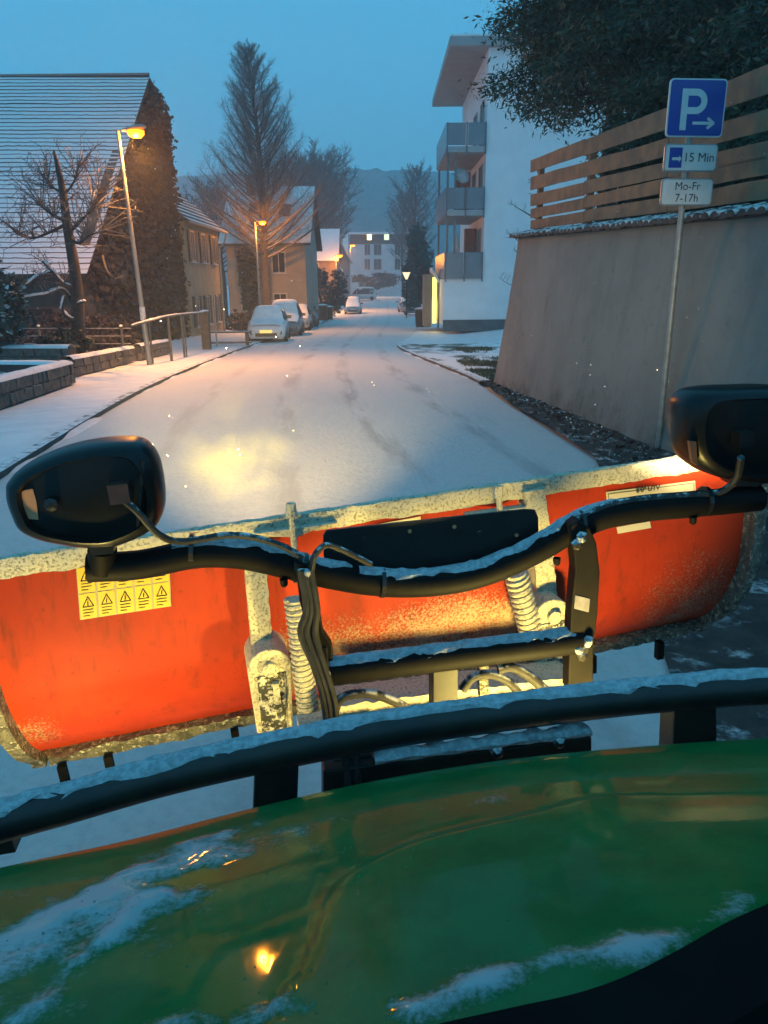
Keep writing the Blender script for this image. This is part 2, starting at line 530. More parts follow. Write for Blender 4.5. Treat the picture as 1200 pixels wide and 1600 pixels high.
# ------------------------------------------------------------------ trees
def bare_tree(name, label, base, height, crown_r, trunk_r, seed, style='cone', limbs=60, twigs=14, first=.2, mats=None, group=None, lean=(0, 0), twig_r=.012):
    rnd = random.Random(seed)
    base = V(base)
    t = thing(name, label, 'tree', base, group)
    tr = MB(); br = MB(); tw = MB()
    top = base + V((lean[0], lean[1], height))
    N = 14
    def axis(f):
        p = base.lerp(top, f)
        return p + V((math.sin(f * 5 + seed) * .012, math.cos(f * 4 + seed) * .012, 0)) * height * min(1, f * 3)
    path = [axis(i / N) for i in range(N + 1)]
    tr.tube(path, [trunk_r * ((1 - i / N) ** .9 * .95 + .05) * (1.25 if i == 0 else 1) for i in range(N + 1)], 9)
    for k in range(limbs):
        f = first + (1 - first) * ((k + rnd.random()) / limbs) ** .85
        f = min(f, .985)
        p0 = axis(f)
        az = k * 2.4 + rnd.uniform(-.5, .5)
        g = (f - first) / (1 - first)
        if style == 'cone':
            ln = crown_r * (1.0 - g) ** .75 * rnd.uniform(.72, 1.08) + .12 * crown_r
            up0, up1 = .35 + .5 * g, .75 + .5 * g
        elif style == 'round':
            ln = crown_r * math.sqrt(max(.06, 1 - (2 * g - .85) ** 2 * .75)) * rnd.uniform(.6, 1.1)
            up0, up1 = .5 + g * .6, .9 + .4 * g
        else:
            ln = crown_r * rnd.uniform(.45, 1.1) * (1.1 - g * .7)
            up0, up1 = .1 + g * .5, .5
        d = V((math.cos(az), math.sin(az), up0)).normalized()
        pts = [p0]; q = p0.copy(); n = 6
        for i in range(n):
            d = (d + V((rnd.uniform(-.16, .16), rnd.uniform(-.16, .16), (up1 - up0) * .22))).normalized()
            q = q + d * ln / n
            pts.append(q.copy())
        r0 = max(trunk_r * (1 - f) * .36, .012) + .008
        br.tube(pts, [r0 * (1 - .85 * i / n) for i in range(n + 1)], 5, False)
        for j in range(twigs):
            a = (j + rnd.random()) / twigs
            a = .18 + .82 * a
            i = min(int(a * n), n - 1)
            s0 = pts[i].lerp(pts[i + 1], a * n - i)
            dd = (pts[i + 1] - pts[i]).normalized()
            sd = V((rnd.gauss(0, 1), rnd.gauss(0, 1), rnd.gauss(.15, .6))).normalized()
            tl = ln * rnd.uniform(.14, .34) * (1.15 - a * .55)
            d2 = (dd * .75 + sd * .8).normalized()
            s1 = s0 + d2 * tl * .55
            s2 = s1 + (d2 + V((rnd.uniform(-.3, .3), rnd.uniform(-.3, .3), .25))).normalized() * tl * .45
            tw.tube([s0, s1, s2], [twig_r, twig_r * .7, twig_r * .35], 3, False)
            for q2 in range(3):
                b0 = s0.lerp(s2, .25 + .25 * q2)
                b1 = b0 + (d2 * .6 + V((rnd.gauss(0, .7), rnd.gauss(0, .7), rnd.gauss(.2, .5)))).normalized() * tl * rnd.uniform(.25, .5)
                tw.tube([b0, b1], [twig_r * .6, twig_r * .3], 3, False)
    mb, mt = mats or (M_bark, M_twig)
    trunk = tr.build('trunk', mb, t, True)
    c = br.build('crown', mb, t, True)
    tag(tw.build('twigs', mt, c), kind='stuff')
    return t

def leaf_cloud(mb, pts, size, rnd, droop=.3, asp=.5):
    """one small folded leaf-spray per point"""
    for p in pts:
        d = V((rnd.gauss(0, 1), rnd.gauss(0, 1), rnd.gauss(-droop, .6))).normalized()
        s = d.orthogonal().normalized()
        s = (Matrix.Rotation(rnd.uniform(0, 6.28), 3, d) @ s)
        L = size * rnd.uniform(.35, 1.5); w = L * asp
        i = len(mb.v)
        mb.v += [p, p + d * L * .5 + s * w * .5, p + d * L, p + d * L * .5 - s * w * .5]
        mb.f += [(i, i + 1, i + 2, i + 3)]

# ------------------------------------------------------------------ ivy-clad house on the left
GX = -9.05                      # gable plane
def left_house():
    D1, D2 = 24.0, 34.6
    zg = zr(28) - .1
    e1, ap = aty(162, 408, 24.0), on(228, 119, (GX, 0, 0), (1, 0, 0))
    ze = e1.z; ridge_y, ridge_z = ap.y, ap.z
    t = thing('farmhouse', 'old house with snow-striped steep tiled roof behind the pruned tree', 'house', (GX - 5, 29, zg))
    XL = -26
    M_old = pm('old_plaster', (.11, .095, .075), (.07, .06, .05), 2, .9, bump=.4)
    MB().b2((XL, D1 + .5, zg), (GX - .02, D1 + .62, ze - .1)).build('front_wall', M_old, t)
    far_z = ridge_z - (D2 - ridge_y) * (ridge_z - ze) / (ridge_y - 24.0) + .9
    MB().prism([(GX - .02, D1 + .7, zg), (GX - .02, D2, zg), (GX - .02, D2, far_z - .05), (GX - .02, ridge_y, ridge_z - .12), (GX - .02, D1 + .7, ze + .6)], (-.3, 0, 0)).build('gable_wall', M_old, t)
    # tile courses, each its own stepped slab with snow lying on it
    n = 46
    M_tile = pm('roof_tile_snow', (.035, .026, .022), (.05, .04, .035), 9, .8, snow=.86, snow_scale=5.5, bump=.4, bdist=.02)
    p_e, p_r = V((0, 24.0 - .35, ze - .38)), V((0, ridge_y, ridge_z))
    sl = (p_r - p_e); Ls = sl.length; sd = sl / Ls; nn = V((0, -sd.z, sd.y))
    def over(f):        # the verge swings in a little towards the eave
        return GX + .18 - .04 * f
    for k in range(n):
        a, b = k / n, (k + 1) / n + .004
        lift = .048 + .02 * noise.noise(V((k * 1.7, 0, 0)))
        rows = []
        segs = 130
        c = MB()
        i0 = 0
        for s in range(segs + 1):
            x = XL + (over(a) - XL) * s / segs
            j = .035 * noise.noise(V((x * 1.3, k * 3.1, 0))) + .03 * noise.noise(V((x * 6, k * 5.1, 2)))
            sag = -.05 * math.sin(math.pi * s / segs * 2.2 + .6)
            A = p_e + sd * (Ls * a + j) + nn * (lift + sag * .6); B = p_e + sd * Ls * b + nn * (.012 + sag * .6); Cc = p_e + sd * (Ls * a + j) + nn * (-.02 + sag * .6)
            c.v += [V((x, Cc.y, Cc.z)), V((x, A.y, A.z)), V((x, B.y, B.z))]
        for s in range(segs):
            q = s * 3
            c.f += [(q, q + 3, q + 4, q + 1), (q + 1, q + 4, q + 5, q + 2)]
        c.f += [(segs * 3, segs * 3 + 1, segs * 3 + 2)]
        c.build('tile_course', M_tile, t)
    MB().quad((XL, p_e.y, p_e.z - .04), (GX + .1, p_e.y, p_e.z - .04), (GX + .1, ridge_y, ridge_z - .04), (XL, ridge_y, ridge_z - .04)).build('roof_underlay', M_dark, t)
    MB().quad((XL, ridge_y, ridge_z), (GX + .12, ridge_y, ridge_z), (GX + .12, D2 + .3, far_z), (XL, D2 + .3, far_z)).build('rear_roof', M_tile, t)
    MB().tube([(XL, ridge_y, ridge_z + .02), (GX + .12, ridge_y, ridge_z + .02)], .11, 8).build('ridge', M_tile, t)
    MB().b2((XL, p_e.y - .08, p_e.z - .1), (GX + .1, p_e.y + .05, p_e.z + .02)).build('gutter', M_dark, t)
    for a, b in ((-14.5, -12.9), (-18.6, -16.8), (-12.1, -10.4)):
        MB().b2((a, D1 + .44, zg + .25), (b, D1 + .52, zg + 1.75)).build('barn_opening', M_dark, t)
    # ivy
    rnd = random.Random(3)
    pts = []
    while len(pts) < 15000:
        y = rnd.uniform(D1 + .2, D2 + .35); z = rnd.uniform(zg, ridge_z)
        lim = ridge_z - .25 - max(0, ridge_y - y) * (ridge_z - ze - .1) / (ridge_y - 24) - max(0, y - ridge_y) * (ridge_z - far_z) / (D2 - ridge_y)
        lim += .35 * noise.noise(V((y, z, 0))) + (.25 if y > ridge_y else -.1)
        if z > lim or (z < zg + 2.2 and y < D1 + 2 and rnd.random() < .8): continue
        x = GX + .05 + abs(rnd.gauss(0, .11)) + .16 * max(0, noise.noise(V((y * .8, z * .8, 4)))) + .16 * max(0, noise.noise(V((y * 2, z * 2, 9))))
        pts.append(V((x, y, z)))
    iv = MB(); leaf_cloud(iv, pts, .19, rnd, .9, .8)
    i = thing('ivy', 'dense dark ivy covering the gable behind the near street lamp', 'ivy', (GX, 29, zg))
    tag(iv.build('leaves', pm('ivy_leaf', (.028, .022, .014), (.055, .036, .02), 5, .65), i), kind='stuff')
    st = MB()
    for k in range(14):
        y = 25 + k * .68; p = [V((GX + .03, y + .3 * math.sin(q * 1.3 + k), zg + q * .42)) for q in range(9)]
        st.tube(p, [.035 - q * .003 for q in range(9)], 5)
    st.build('stems', M_bark, i, True)
    # downspout-side sticks of a leaning branch pile? none
    return t
left_house()

def window(parent, c, w, h, ax, nrm, frame, glass=None, shutters=None, lit=None):
    """frame with recessed pane, sill; optional pair of shutters. ax = horizontal direction, nrm = outward"""
    ax, nrm = V(ax), V(nrm); c = V(c); up = V((0, 0, 1)); fw = .07
    f = MB()
    for sx in (-1, 1): f.box(c + ax * sx * (w / 2 - fw / 2) + nrm * .03, (fw, .06, h), (ax, nrm, up))
    for sz in (-1, 1): f.box(c + up * sz * (h / 2 - fw / 2) + nrm * .031, (w - fw * 2, .06, fw), (ax, nrm, up))
    f.box(c + nrm * .028, (.05, .05, h - 2 * fw), (ax, nrm, up))
    o = f.build('window', frame, parent)
    MB().box(c + nrm * .012, (w - fw * 1.2, .012, h - fw * 1.2), (ax, nrm, up)).build('pane', glass or M_glass, o)
    MB().box(c - up * (h / 2 + .03) + nrm * .07, (w + .16, .16, .05), (ax, nrm, up)).build('sill', M_snowf, o)
    if shutters:
        for sx in (-1, 1):
            s = MB().box(c + ax * sx * (w / 2 + w * .27) + nrm * .035, (w * .5, .05, h + .05), (ax, nrm, up))
            for k in range(7): s.box(c + ax * sx * (w / 2 + w * .27) + nrm * .065 + up * (h * (k / 7 - .43)), (w * .42, .02, h * .09), (ax, nrm, up))
            s.build('shutter', shutters, parent)
    return o

def gable_roof(parent, x0, x1, y0, y1, ze, zrdg, axis, mat, over=.4, thick=.16):
    """two sloping slabs; axis = direction of the ridge"""
    if axis == 'y':
        xm = (x0 + x1) / 2
        for a, s in ((x0 - over, 1), (x1 + over, -1)):
            zz = ze - over * (zrdg - ze) / ((x1 - x0) / 2)
            p = [(a, y0 - over, zz), (a, y1 + over, zz), (xm, y1 + over, zrdg), (xm, y0 - over, zrdg)]
            MB().prism(p, (0, 0, thick)).build('roof_slope', mat, parent)
    else:
        ym = (y0 + y1) / 2
        for b in (y0 - over, y1 + over):
            zz = ze - over * (zrdg - ze) / ((y1 - y0) / 2)
            p = [(x0 - over, b, zz), (x1 + over, b, zz), (x1 + over, ym, zrdg), (x0 - over, ym, zrdg)]
            MB().prism(p, (0, 0, thick)).build('roof_slope', mat, parent)

M_roofsnow = pm('snowed_roof', (.06, .05, .045), (.09, .075, .065), 3, .8, snow=.95, snow_scale=2.2, bump=.3, bdist=.03)
def row_course_roof(parent, quad, n, mat):
    """courses of tiles on a sloping quad (eave-left, eave-right, ridge-right, ridge-left)"""
    a, b, c, d = [V(q) for q in quad]
    nr = (b - a).cross(d - a).normalized()
    if nr.z < 0: nr = -nr
    for k in range(n):
        f, g = k / n, (k + 1) / n + .01
        p = [a.lerp(d, f), b.lerp(c, f), b.lerp(c, g), a.lerp(d, g)]
        m_ = MB().quad(p[0] + nr * .10, p[1] + nr * .10, p[2] + nr * .015, p[3] + nr * .015)
        m_.quad(p[0] - nr * .01, p[1] - nr * .01, p[1] + nr * .10, p[0] + nr * .10)
        m_.build('tile_course', mat, parent)

def beige_house():
    x = GX + .35; y0, y1 = 35.2, 42.4
    zg = zr(38); ez = aty(352, 359, 42.0).z
    t = thing('shuttered_house', 'beige two storey house with dark shutters beyond the ivy gable', 'house', (x - 4, 39, zg))
    M_b = pm('ochre_render', (.32, .24, .15), (.26, .195, .125), 1.5, .9, bump=.15)
    MB().b2((x - 8, y0, zg - .3), (x, y1, ez)).build('wall', M_b, t)
    row_course_roof(t, [(x + .35, y0 - .5, ez - .12), (x + .35, y1 + .4, ez - .12), (x - 4, y1 - .4, ez + 3.6), (x - 4, y0 - .5, ez + 3.6)], 16, pm('roof_tile_snow2', (.035, .026, .022), (.05, .04, .035), 9, .8, snow=.86, snow_scale=5.5, bump=.4, bdist=.02))
    MB().prism([(x + .3, y1, ez), (x - 8, y1, ez), (x - 4, y1, ez + 3.4)], (0, -.2, 0)).build('gable_end', M_b, t)
    MB().tube([(x + .42, y0 - .5, ez - .1), (x + .42, y1 + .45, ez - .1)], .07, 7).build('gutter', M_galv, t)
    MB().tube([(x + .42, y1 + .3, ez - .1), (x + .3, y1 + .2, ez - .6), (x + .06, y1 - .12, ez - .9), (x + .06, y1 - .12, zg)], .05, 7).build('downpipe', M_galv, t)
    M_sh = pm('shutter_dark', (.028, .03, .027), (.04, .04, .035), 6, .7)
    M_fr = pm('window_frame_dirty', (.30, .28, .25), (.24, .22, .2), 5, .6)
    for yy in (36.5, 38.7, 41.0):
        for zz, h in ((ez - 1.05, 1.35), (ez - 3.95, 1.35)):
            window(t, (x, yy, zz), .78, h, (0, 1, 0), (1, 0, 0), M_fr, shutters=M_sh)
beige_house()

def box_house(name, label, x0, x1, y0, y1, zg, ze, zrd, wallm, roofm, axis, wins, over=.4, cat='house', sh=None, chim=None, dorm=()):
    t = thing(name, label, cat, ((x0 + x1) / 2, (y0 + y1) / 2, zg))
    w = MB().b2((x0, y0, zg - .4), (x1, y1, ze)); w.build('wall', wallm, t)
    if axis == 'x':
        for xx in (x0, x1 - .2): MB().prism([(xx, y0, ze), (xx, y1, ze), (xx, (y0 + y1) / 2, zrd - .05)], (.2, 0, 0)).build('gable', wallm, t)
    else:
        for yy in (y0, y1 - .2): MB().prism([(x0, yy, ze), (x1, yy, ze), ((x0 + x1) / 2, yy, zrd - .05)], (0, .2, 0)).build('gable', wallm, t)
    gable_roof(t, x0, x1, y0, y1, ze, zrd, axis, roofm, over)
    M_fr = pm('window_frame_pale', (.45, .44, .42), (.38, .37, .35), 5, .6)
    for (a, b, w_, h_, face) in wins:
        if face == 's': window(t, (a, y0, b), w_, h_, (1, 0, 0), (0, -1, 0), M_fr, shutters=sh)
        else: window(t, (x1, a, b), w_, h_, (0, 1, 0), (1, 0, 0), M_fr, shutters=sh)
    if chim: MB().b2((chim[0] - .3, chim[1] - .3, zrd - 1.2), (chim[0] + .3, chim[1] + .3, zrd + .8)).build('chimney', pm('chimney_brick', (.16, .09, .065), (.1, .06, .05), 12, .9, snow=.8), t)
    for (a, zz) in dorm:
        yy = y0 + (y1 - y0) / 2 * (zz - ze) / (zrd - ze)
        MB().box((a, yy - .05, zz + .25), (.75, .12, 1.0), (V((1, 0, 0)), V((0, -.75, .66)), V((0, .66, .75)))).build('roof_window', M_glass, t)
    return t
M_beige2 = pm('grey_beige_render', (.30, .27, .22), (.24, .215, .18), .8, .9, bump=.15)
zg3 = zr(50)
a, b = aty(352, 377, 50), aty(476, 377, 50)
box_house('tree_house_front', 'pale rendered house with snowy roof right behind the tall bare tree', a.x, b.x, 50, 59, zg3, a.z, a.z + 3.5, M_beige2, M_roofsnow, 'x',
          [(a.x + 1.2, a.z - 3.6, .9, 1.3, 's'), (b.x - 1.7, a.z - 1.3, .9, 1.3, 's'), (b.x - 1.7, a.z - 3.8, .9, 1.3, 's')], chim=(a.x + 1.2, 54), dorm=[(a.x + 1.6, a.z + 1.8), (b.x - 1.4, a.z + 1.7)]).name = 'rendered_house'
a, b = aty(484, 405, 92), aty(524, 405, 92)
box_house('cottage', 'small far house with a snow-white roof left of the round sign', a.x - .6, b.x, 92, 100, zr(92), a.z, a.z + 3.4, pm('brown_render', (.16, .12, .10), (.12, .095, .08), 2, .9), M_roofsnow, 'x', [(a.x + .6, a.z - 1, .9, 1.1, 's')])
a, b = aty(515, 402, 118), aty(543, 402, 118)
box_house('far_cottage', 'narrow grey far house between the cottage and the flat-roofed block', a.x, b.x, 118, 126, zr(118), a.z, a.z + 2.6, pm('grey_render', (.22, .21, .20), (.18, .17, .165), 2, .9), M_roofsnow, 'y', [(a.x + 1.2, a.z - 1.2, .9, 1.2, 's')])
# flat-roofed block at the end of the street
def far_block():
    y = 150; a, b = aty(545, 382, y), aty(664, 382, y)
    zg = zr(y) - .2
    t = thing('apartment_block', 'pale flat-roofed block closing the end of the street', 'building', ((a.x + b.x) / 2, y + 5, zg))
    Mw = pm('pale_blue_render', (.55, .57, .57), (.48, .5, .5), .8, .9)
    MB().b2((a.x, y, zg), (b.x, y + 11, a.z)).build('wall', Mw, t)
    top = aty(545, 366, y)
    MB().b2((a.x + .2, y + 1.5, a.z), (b.x - 1, y + 10, top.z)).build('attic_storey', pm('dark_cladding', (.05, .05, .055), (.07, .07, .07), 3, .7), t)
    MB().b2((a.x - .4, y - .2, top.z), (b.x + .3, y + 11, top.z + .35)).build('roof', M_snow, t)
    MB().b2((a.x - 1.1, y - .3, zg), (a.x - .1, y + 1.2, top.z)).build('stair_tower', M_white, t)
    M_fr = pm('window_frame_pale', (.45, .44, .42))
    for px in (574, 590, 621):
        for py in (390, 413):
            c = aty(px, py, y); window(t, (c.x, y, c.z), 1.5 if px == 590 else 1.1, 2.0, (1, 0, 0), (0, -1, 0), M_fr)
    Mli = emit('lit_window_warm', (1, .72, .25), 6.0)
    Mlg = emit('lit_window_green', (.75, 1, .55), 1.6)
    for px, mt, w_ in ((577, Mli, .8), (604, Mlg, .9)):
        c = aty(px, 370, y + 1.5); MB().b2((c.x - w_ / 2, y + 1.44, c.z - .55), (c.x + w_ / 2, y + 1.49, c.z + .55)).build('lit_window', mt, t)
far_block()

# ------------------------------------------------------------------ white apartment house with balconies
def white_house():
    D = 40.0; zg = zr(D) + .45
    xc = aty(757, 330, D).x; xg = aty(693, 470, D).x; xb = aty(698, 210, D).x
    zroof = aty(705, 71, D - .4).z
    f3, f2, f1 = aty(730, 238, D).z, aty(730, 337, D).z, aty(730, 436, D).z
    t = thing('balcony_house', 'white apartment house with grey balconies and a flat overhanging roof', 'building', (xc + 4, D + 6, zg))
    MB().b2((xc, D, zg), (xc + 13, D + 12, zroof)).build('wall', M_white, t)
    MB().b2((xg, D - .01, zg), (xc - .001, D + 9, f1)).build('ground_storey', M_white, t)
    M_pl = pm('plinth', (.12, .13, .13), (.09, .1, .1), 3, .9)
    MB().b2((xg - .02, D - .06, zg - .3), (xc + 13, D - .012, zg + .28)).build('plinth', M_pl, t)
    xr = aty(703, 71, D - .4).x
    r = MB().b2((xr, D - .4, zroof), (xc + 13.3, D + 12.4, zroof + .38)); r.build('roof_slab', pm('soffit_grey', (.34, .33, .32), (.30, .29, .28), 1, .9), t)
    MB().b2((xr + .04, D - .36, zroof + .382), (xc + 13.2, D + 12.3, zroof + .47)).build('roof_snow', M_snow, t)
    rl = MB()
    for k in range(7): rl.tube([(xr + 1.9 + k * 1.2, D + .4, zroof + .45), (xr + 1.9 + k * 1.2, D + .4, zroof + .95)], .025, 5)
    rl.tube([(xr + 1.9, D + .4, zroof + .95), (xc + 9, D + .4, zroof + .95)], .03, 5)
    rl.build('roof_railing', M_galv, t)
    M_rail = pm('balcony_glass_grey', (.17, .20, .22), (.20, .23, .25), 2, .25)
    M_slab = pm('balcony_concrete', (.42, .41, .40), (.36, .35, .34), 2, .9)
    M_post = pm('post_grey', (.16, .165, .17), (.13, .135, .14), 5, .5, metal=.4)
    yb0, yb1 = D - .12, D + 6.4
    for k, z in enumerate((f3, f2, f1)):
        s = MB().b2((xb, yb0, z), (xc - .004, yb1, z + .2)).build('balcony_slab', M_slab, t)
        MB().b2((xb + .03, yb0 - .012, z + .205), (xc - .03, yb0 + .10, z + .26)).build('snow_ridge', M_snowf, s)
        xm = (xb + xc) / 2
        for a, b in ((xb + .02, xm - .06), (xm + .06, xc - .02)):
            MB().b2((a, yb0 - .05, z + (.05 if k == 2 else .3)), (b, yb0 - .02, z + 1.28)).build('railing_panel', M_rail, t)
        n = 5
        for q in range(n):
            ya, yc = yb0 + (yb1 - yb0) * q / n + .04, yb0 + (yb1 - yb0) * (q + 1) / n - .04
            MB().b2((xb - .05, ya, z + .05), (xb - .02, yc, z + 1.28)).build('railing_panel', M_rail, t)
        for xx in (xb + .02, xm, xc - .06):
            MB().b2((xx - .035, yb0 - .09, z - .12), (xx + .035, yb0 - .052, z + 1.30)).build('railing_post', M_post, t)
        top = zroof if k == 0 else (f3, f2)[k - 1]
        if k > 0:
            for xx, yy in ((xb + .1, yb0 + .3), (xb + .1, yb1 - .3), (xm - .5, yb0 + .25)):
                MB().b2((xx - .05, yy - .05, z + .2), (xx + .05, yy + .05, top)).build('balcony_post', M_post, t)
        M_fr = pm('window_frame_pale', (.45, .44, .42))
        for yy in (D + 1.6, D + 4.6):
            window(t, (xc, yy, z + 1.45), 1.5, 2.1, (0, 1, 0), (-1, 0, 0), M_fr)
        if k == 1: MB().b2((xc - .8, D + 6.6, z + .2), (xc - .0015, D + 6.75, top)).build('balcony_divider', pm('terracotta_panel', (.34, .17, .10), (.28, .14, .09), 4, .9), t)
        if k == 2: MB().b2((xc - .62, D + 3.0, z + .2), (xc - .05, D + 3.6, z + 2.6)).build('balcony_screen', pm('terracotta_panel', (.34, .17, .10), (.28, .14, .09), 4, .9), t)
    # furniture standing on the balconies
    c = aty(714, 395, D + .9)
    p = thing('folded_parasol', 'pale folded parasol standing on the lowest balcony', 'parasol', (c.x, D + 1.4, f1 + .2))
    MB().tube([(c.x, D + 1.4, f1 + .2), (c.x, D + 1.4, f1 + 2.3)], .03, 6).build('pole', M_galv, p)
    MB().lathe((c.x, D + 1.4, f1 + 1.0), [(.08, 0), (.22, .2), (.18, .8), (.04, 1.3)], 10).build('canopy', pm('parasol_cloth', (.6, .6, .58)), p, True)
    c = aty(722, 275, D + .9)
    p = thing('satellite_dish', 'round satellite dish on the middle balcony', 'dish', (c.x, D + .7, f2 + 1.3))
    MB().lathe((c.x, D + .7, c.z), [(.02, .16), (.22, .10), (.38, .02), (.40, -.02), (.38, 0.0), (.02, .13)], 18, V((.35, -.85, .35)).normalized()).build('reflector', pm('dish_paint', (.5, .5, .5)), p, True)
    MB().tube([(c.x, D + .75, c.z - .05), (c.x, D + .85, c.z - .5), (c.x, D + .85, f2 + .2)], .025, 6).build('mast', M_galv, p)
    MB().tube([(c.x, D + .75, c.z - .25), (c.x - .55, D + .25, c.z + .05)], .018, 6).build('feed_arm', M_plastic, p)
    # entrance with its lit vertical strip
    y = 43.4; ca, cb = aty(679, 433, y), aty(679, 505, y)
    e = thing('entrance_portal', 'entrance porch with a glowing yellow vertical light strip', 'entrance', (cb.x, y, cb.z))
    MB().b2((ca.x - .55, y - .05, cb.z - .2), (ca.x - .16, y + 2.2, ca.z + .15)).build('porch_wall', pm('porch_render', (.26, .22, .17), (.22, .19, .15), 2, .9), e)
    MB().b2((ca.x + .16, y - .6, cb.z - .25), (xg - .02, y - .3, cb.z + 2.3)).build('door_panel', M_plastic, e)
    MB().prism([(ca.x - .18, y - .62, ca.z + .28), (xg - .02, y - .62, ca.z - .35), (xg - .02, y - .62, ca.z - .15), (ca.x - .18, y - .62, ca.z + .5)], (0, 2.2, 0)).build('canopy', M_white, e)
    MB().b2((ca.x - .115, y - .12, cb.z), (ca.x + .115, y - .06, ca.z)).build('light_strip', emit('strip_light', (1, .78, .16), 2.2), e)
    light('strip_glow', 'AREA', ((ca.x), y - .2, (ca.z + cb.z) / 2), 18, (1, .8, .25), e, rot=(-.35, -1, -.5), shape='RECTANGLE', size=.2, size_y=2.2)
    g = MB()
    rnd = random.Random(12)
white_house()

# ------------------------------------------------------------------ street lamps
LAMP_C = (1.0, .31, .02)
M_lamp = emit('sodium_lens', (1.0, .21, .004), 6.0)
M_pole = pm('lamp_pole', (.28, .28, .27), (.22, .22, .21), 9, .5, metal=.5)
def street_lamp(px_b, px_h, py_h, y, label, power, head=.36, sticker=False, big=1.0):
    top = aty(px_h, py_h, y); bx = aty(px_b, 520, y).x
    base = V((bx, y, zr(y) + .02))
    t = thing('street_lamp', label, 'street lamp', base, 'sodium street lamps along the left side')
    q = V((top.x - head * .9, y, top.z + .02))
    pts = [base, base.lerp(q, .33), base.lerp(q, .7), q]
    MB().tube(pts, [.075, .062, .05, .042], 10).build('pole', M_pole, t, True)
    h = MB(); rings = []
    for f, w, hh in ((-.6, .05, .05), (-.3, .10, .07), (.25, .145, .10), (.75, .14, .09), (1.0, .06, .04)):
        cx = top.x + head * f
        rings.append([V((cx, y + w * math.cos(a), top.z + .055 + hh * .9 * max(math.sin(a), -.25) + .05 * f)) for a in [k * math.pi / 6 for k in range(12)]])
    h.loft(rings).build('head', M_pole, t, True)
    MB().lathe((top.x + head * .3, y, top.z - .055), [(.02 * big, -.08 * big), (.13 * big, -.06 * big), (.20 * big, .01), (.205 * big, .075)], 16).build('lens', M_lamp, t, True)
    light('bulb', 'POINT', (top.x + head * .3, y - .02, top.z - .25 * big - .02), power * 2.6, LAMP_C, t, .10)
    light('reflector_beam', 'SPOT', (top.x + head * .3, y - .02, top.z - .25 * big - .03), power * 4.2, (1.0, .44, .12), t, .10, (.18, -.12, -1), spot_size=math.radians(142), spot_blend=.7)
    if sticker:
        c = base.lerp(q, .25)
        MB().lathe(c, [(.068, -.22), (.07, -.22), (.07, .12), (.068, .12)], 14).build('sticker', pm('sticker_white', (.6, .6, .6), (.35, .38, .45), 14, .5), t)
    return t
street_lamp(229, 205, 206, 20.2, 'nearest sodium street lamp, in front of the ivy gable', 420, sticker=True)
street_lamp(409, 407, 347, 45, 'sodium street lamp just left of the tall tree trunk', 270)
street_lamp(483, 484, 387, 84, 'small far street lamp at the edge of the pale house', 420, big=1.5)
street_lamp(527, 529, 399, 90, 'lower of the two farthest street lamps, above the round sign', 420, big=1.8)
street_lamp(548, 550, 383, 132, 'highest of the far street lamps, in front of the flat-roofed block', 480, big=2.0)
# lantern on the right
c = aty(635, 431, 70)
t = thing('garden_lantern', 'small lit lantern beside the dark evergreen on the right', 'lantern', (c.x, 70, zr(70)))
MB().tube([(c.x, 70, zr(70)), (c.x, 70, c.z - .3)], .05, 8).build('pole', M_black, t)
MB().lathe((c.x, 70, c.z - .3), [(.08, 0), (.34, .55), (.36, .6)], 10).build('shade', emit('lantern_glass', (1, .7, .4), 1.4), t)
MB().lathe((c.x, 70, c.z + .3), [(.38, 0), (.06, .2)], 10).build('cap', M_black, t)

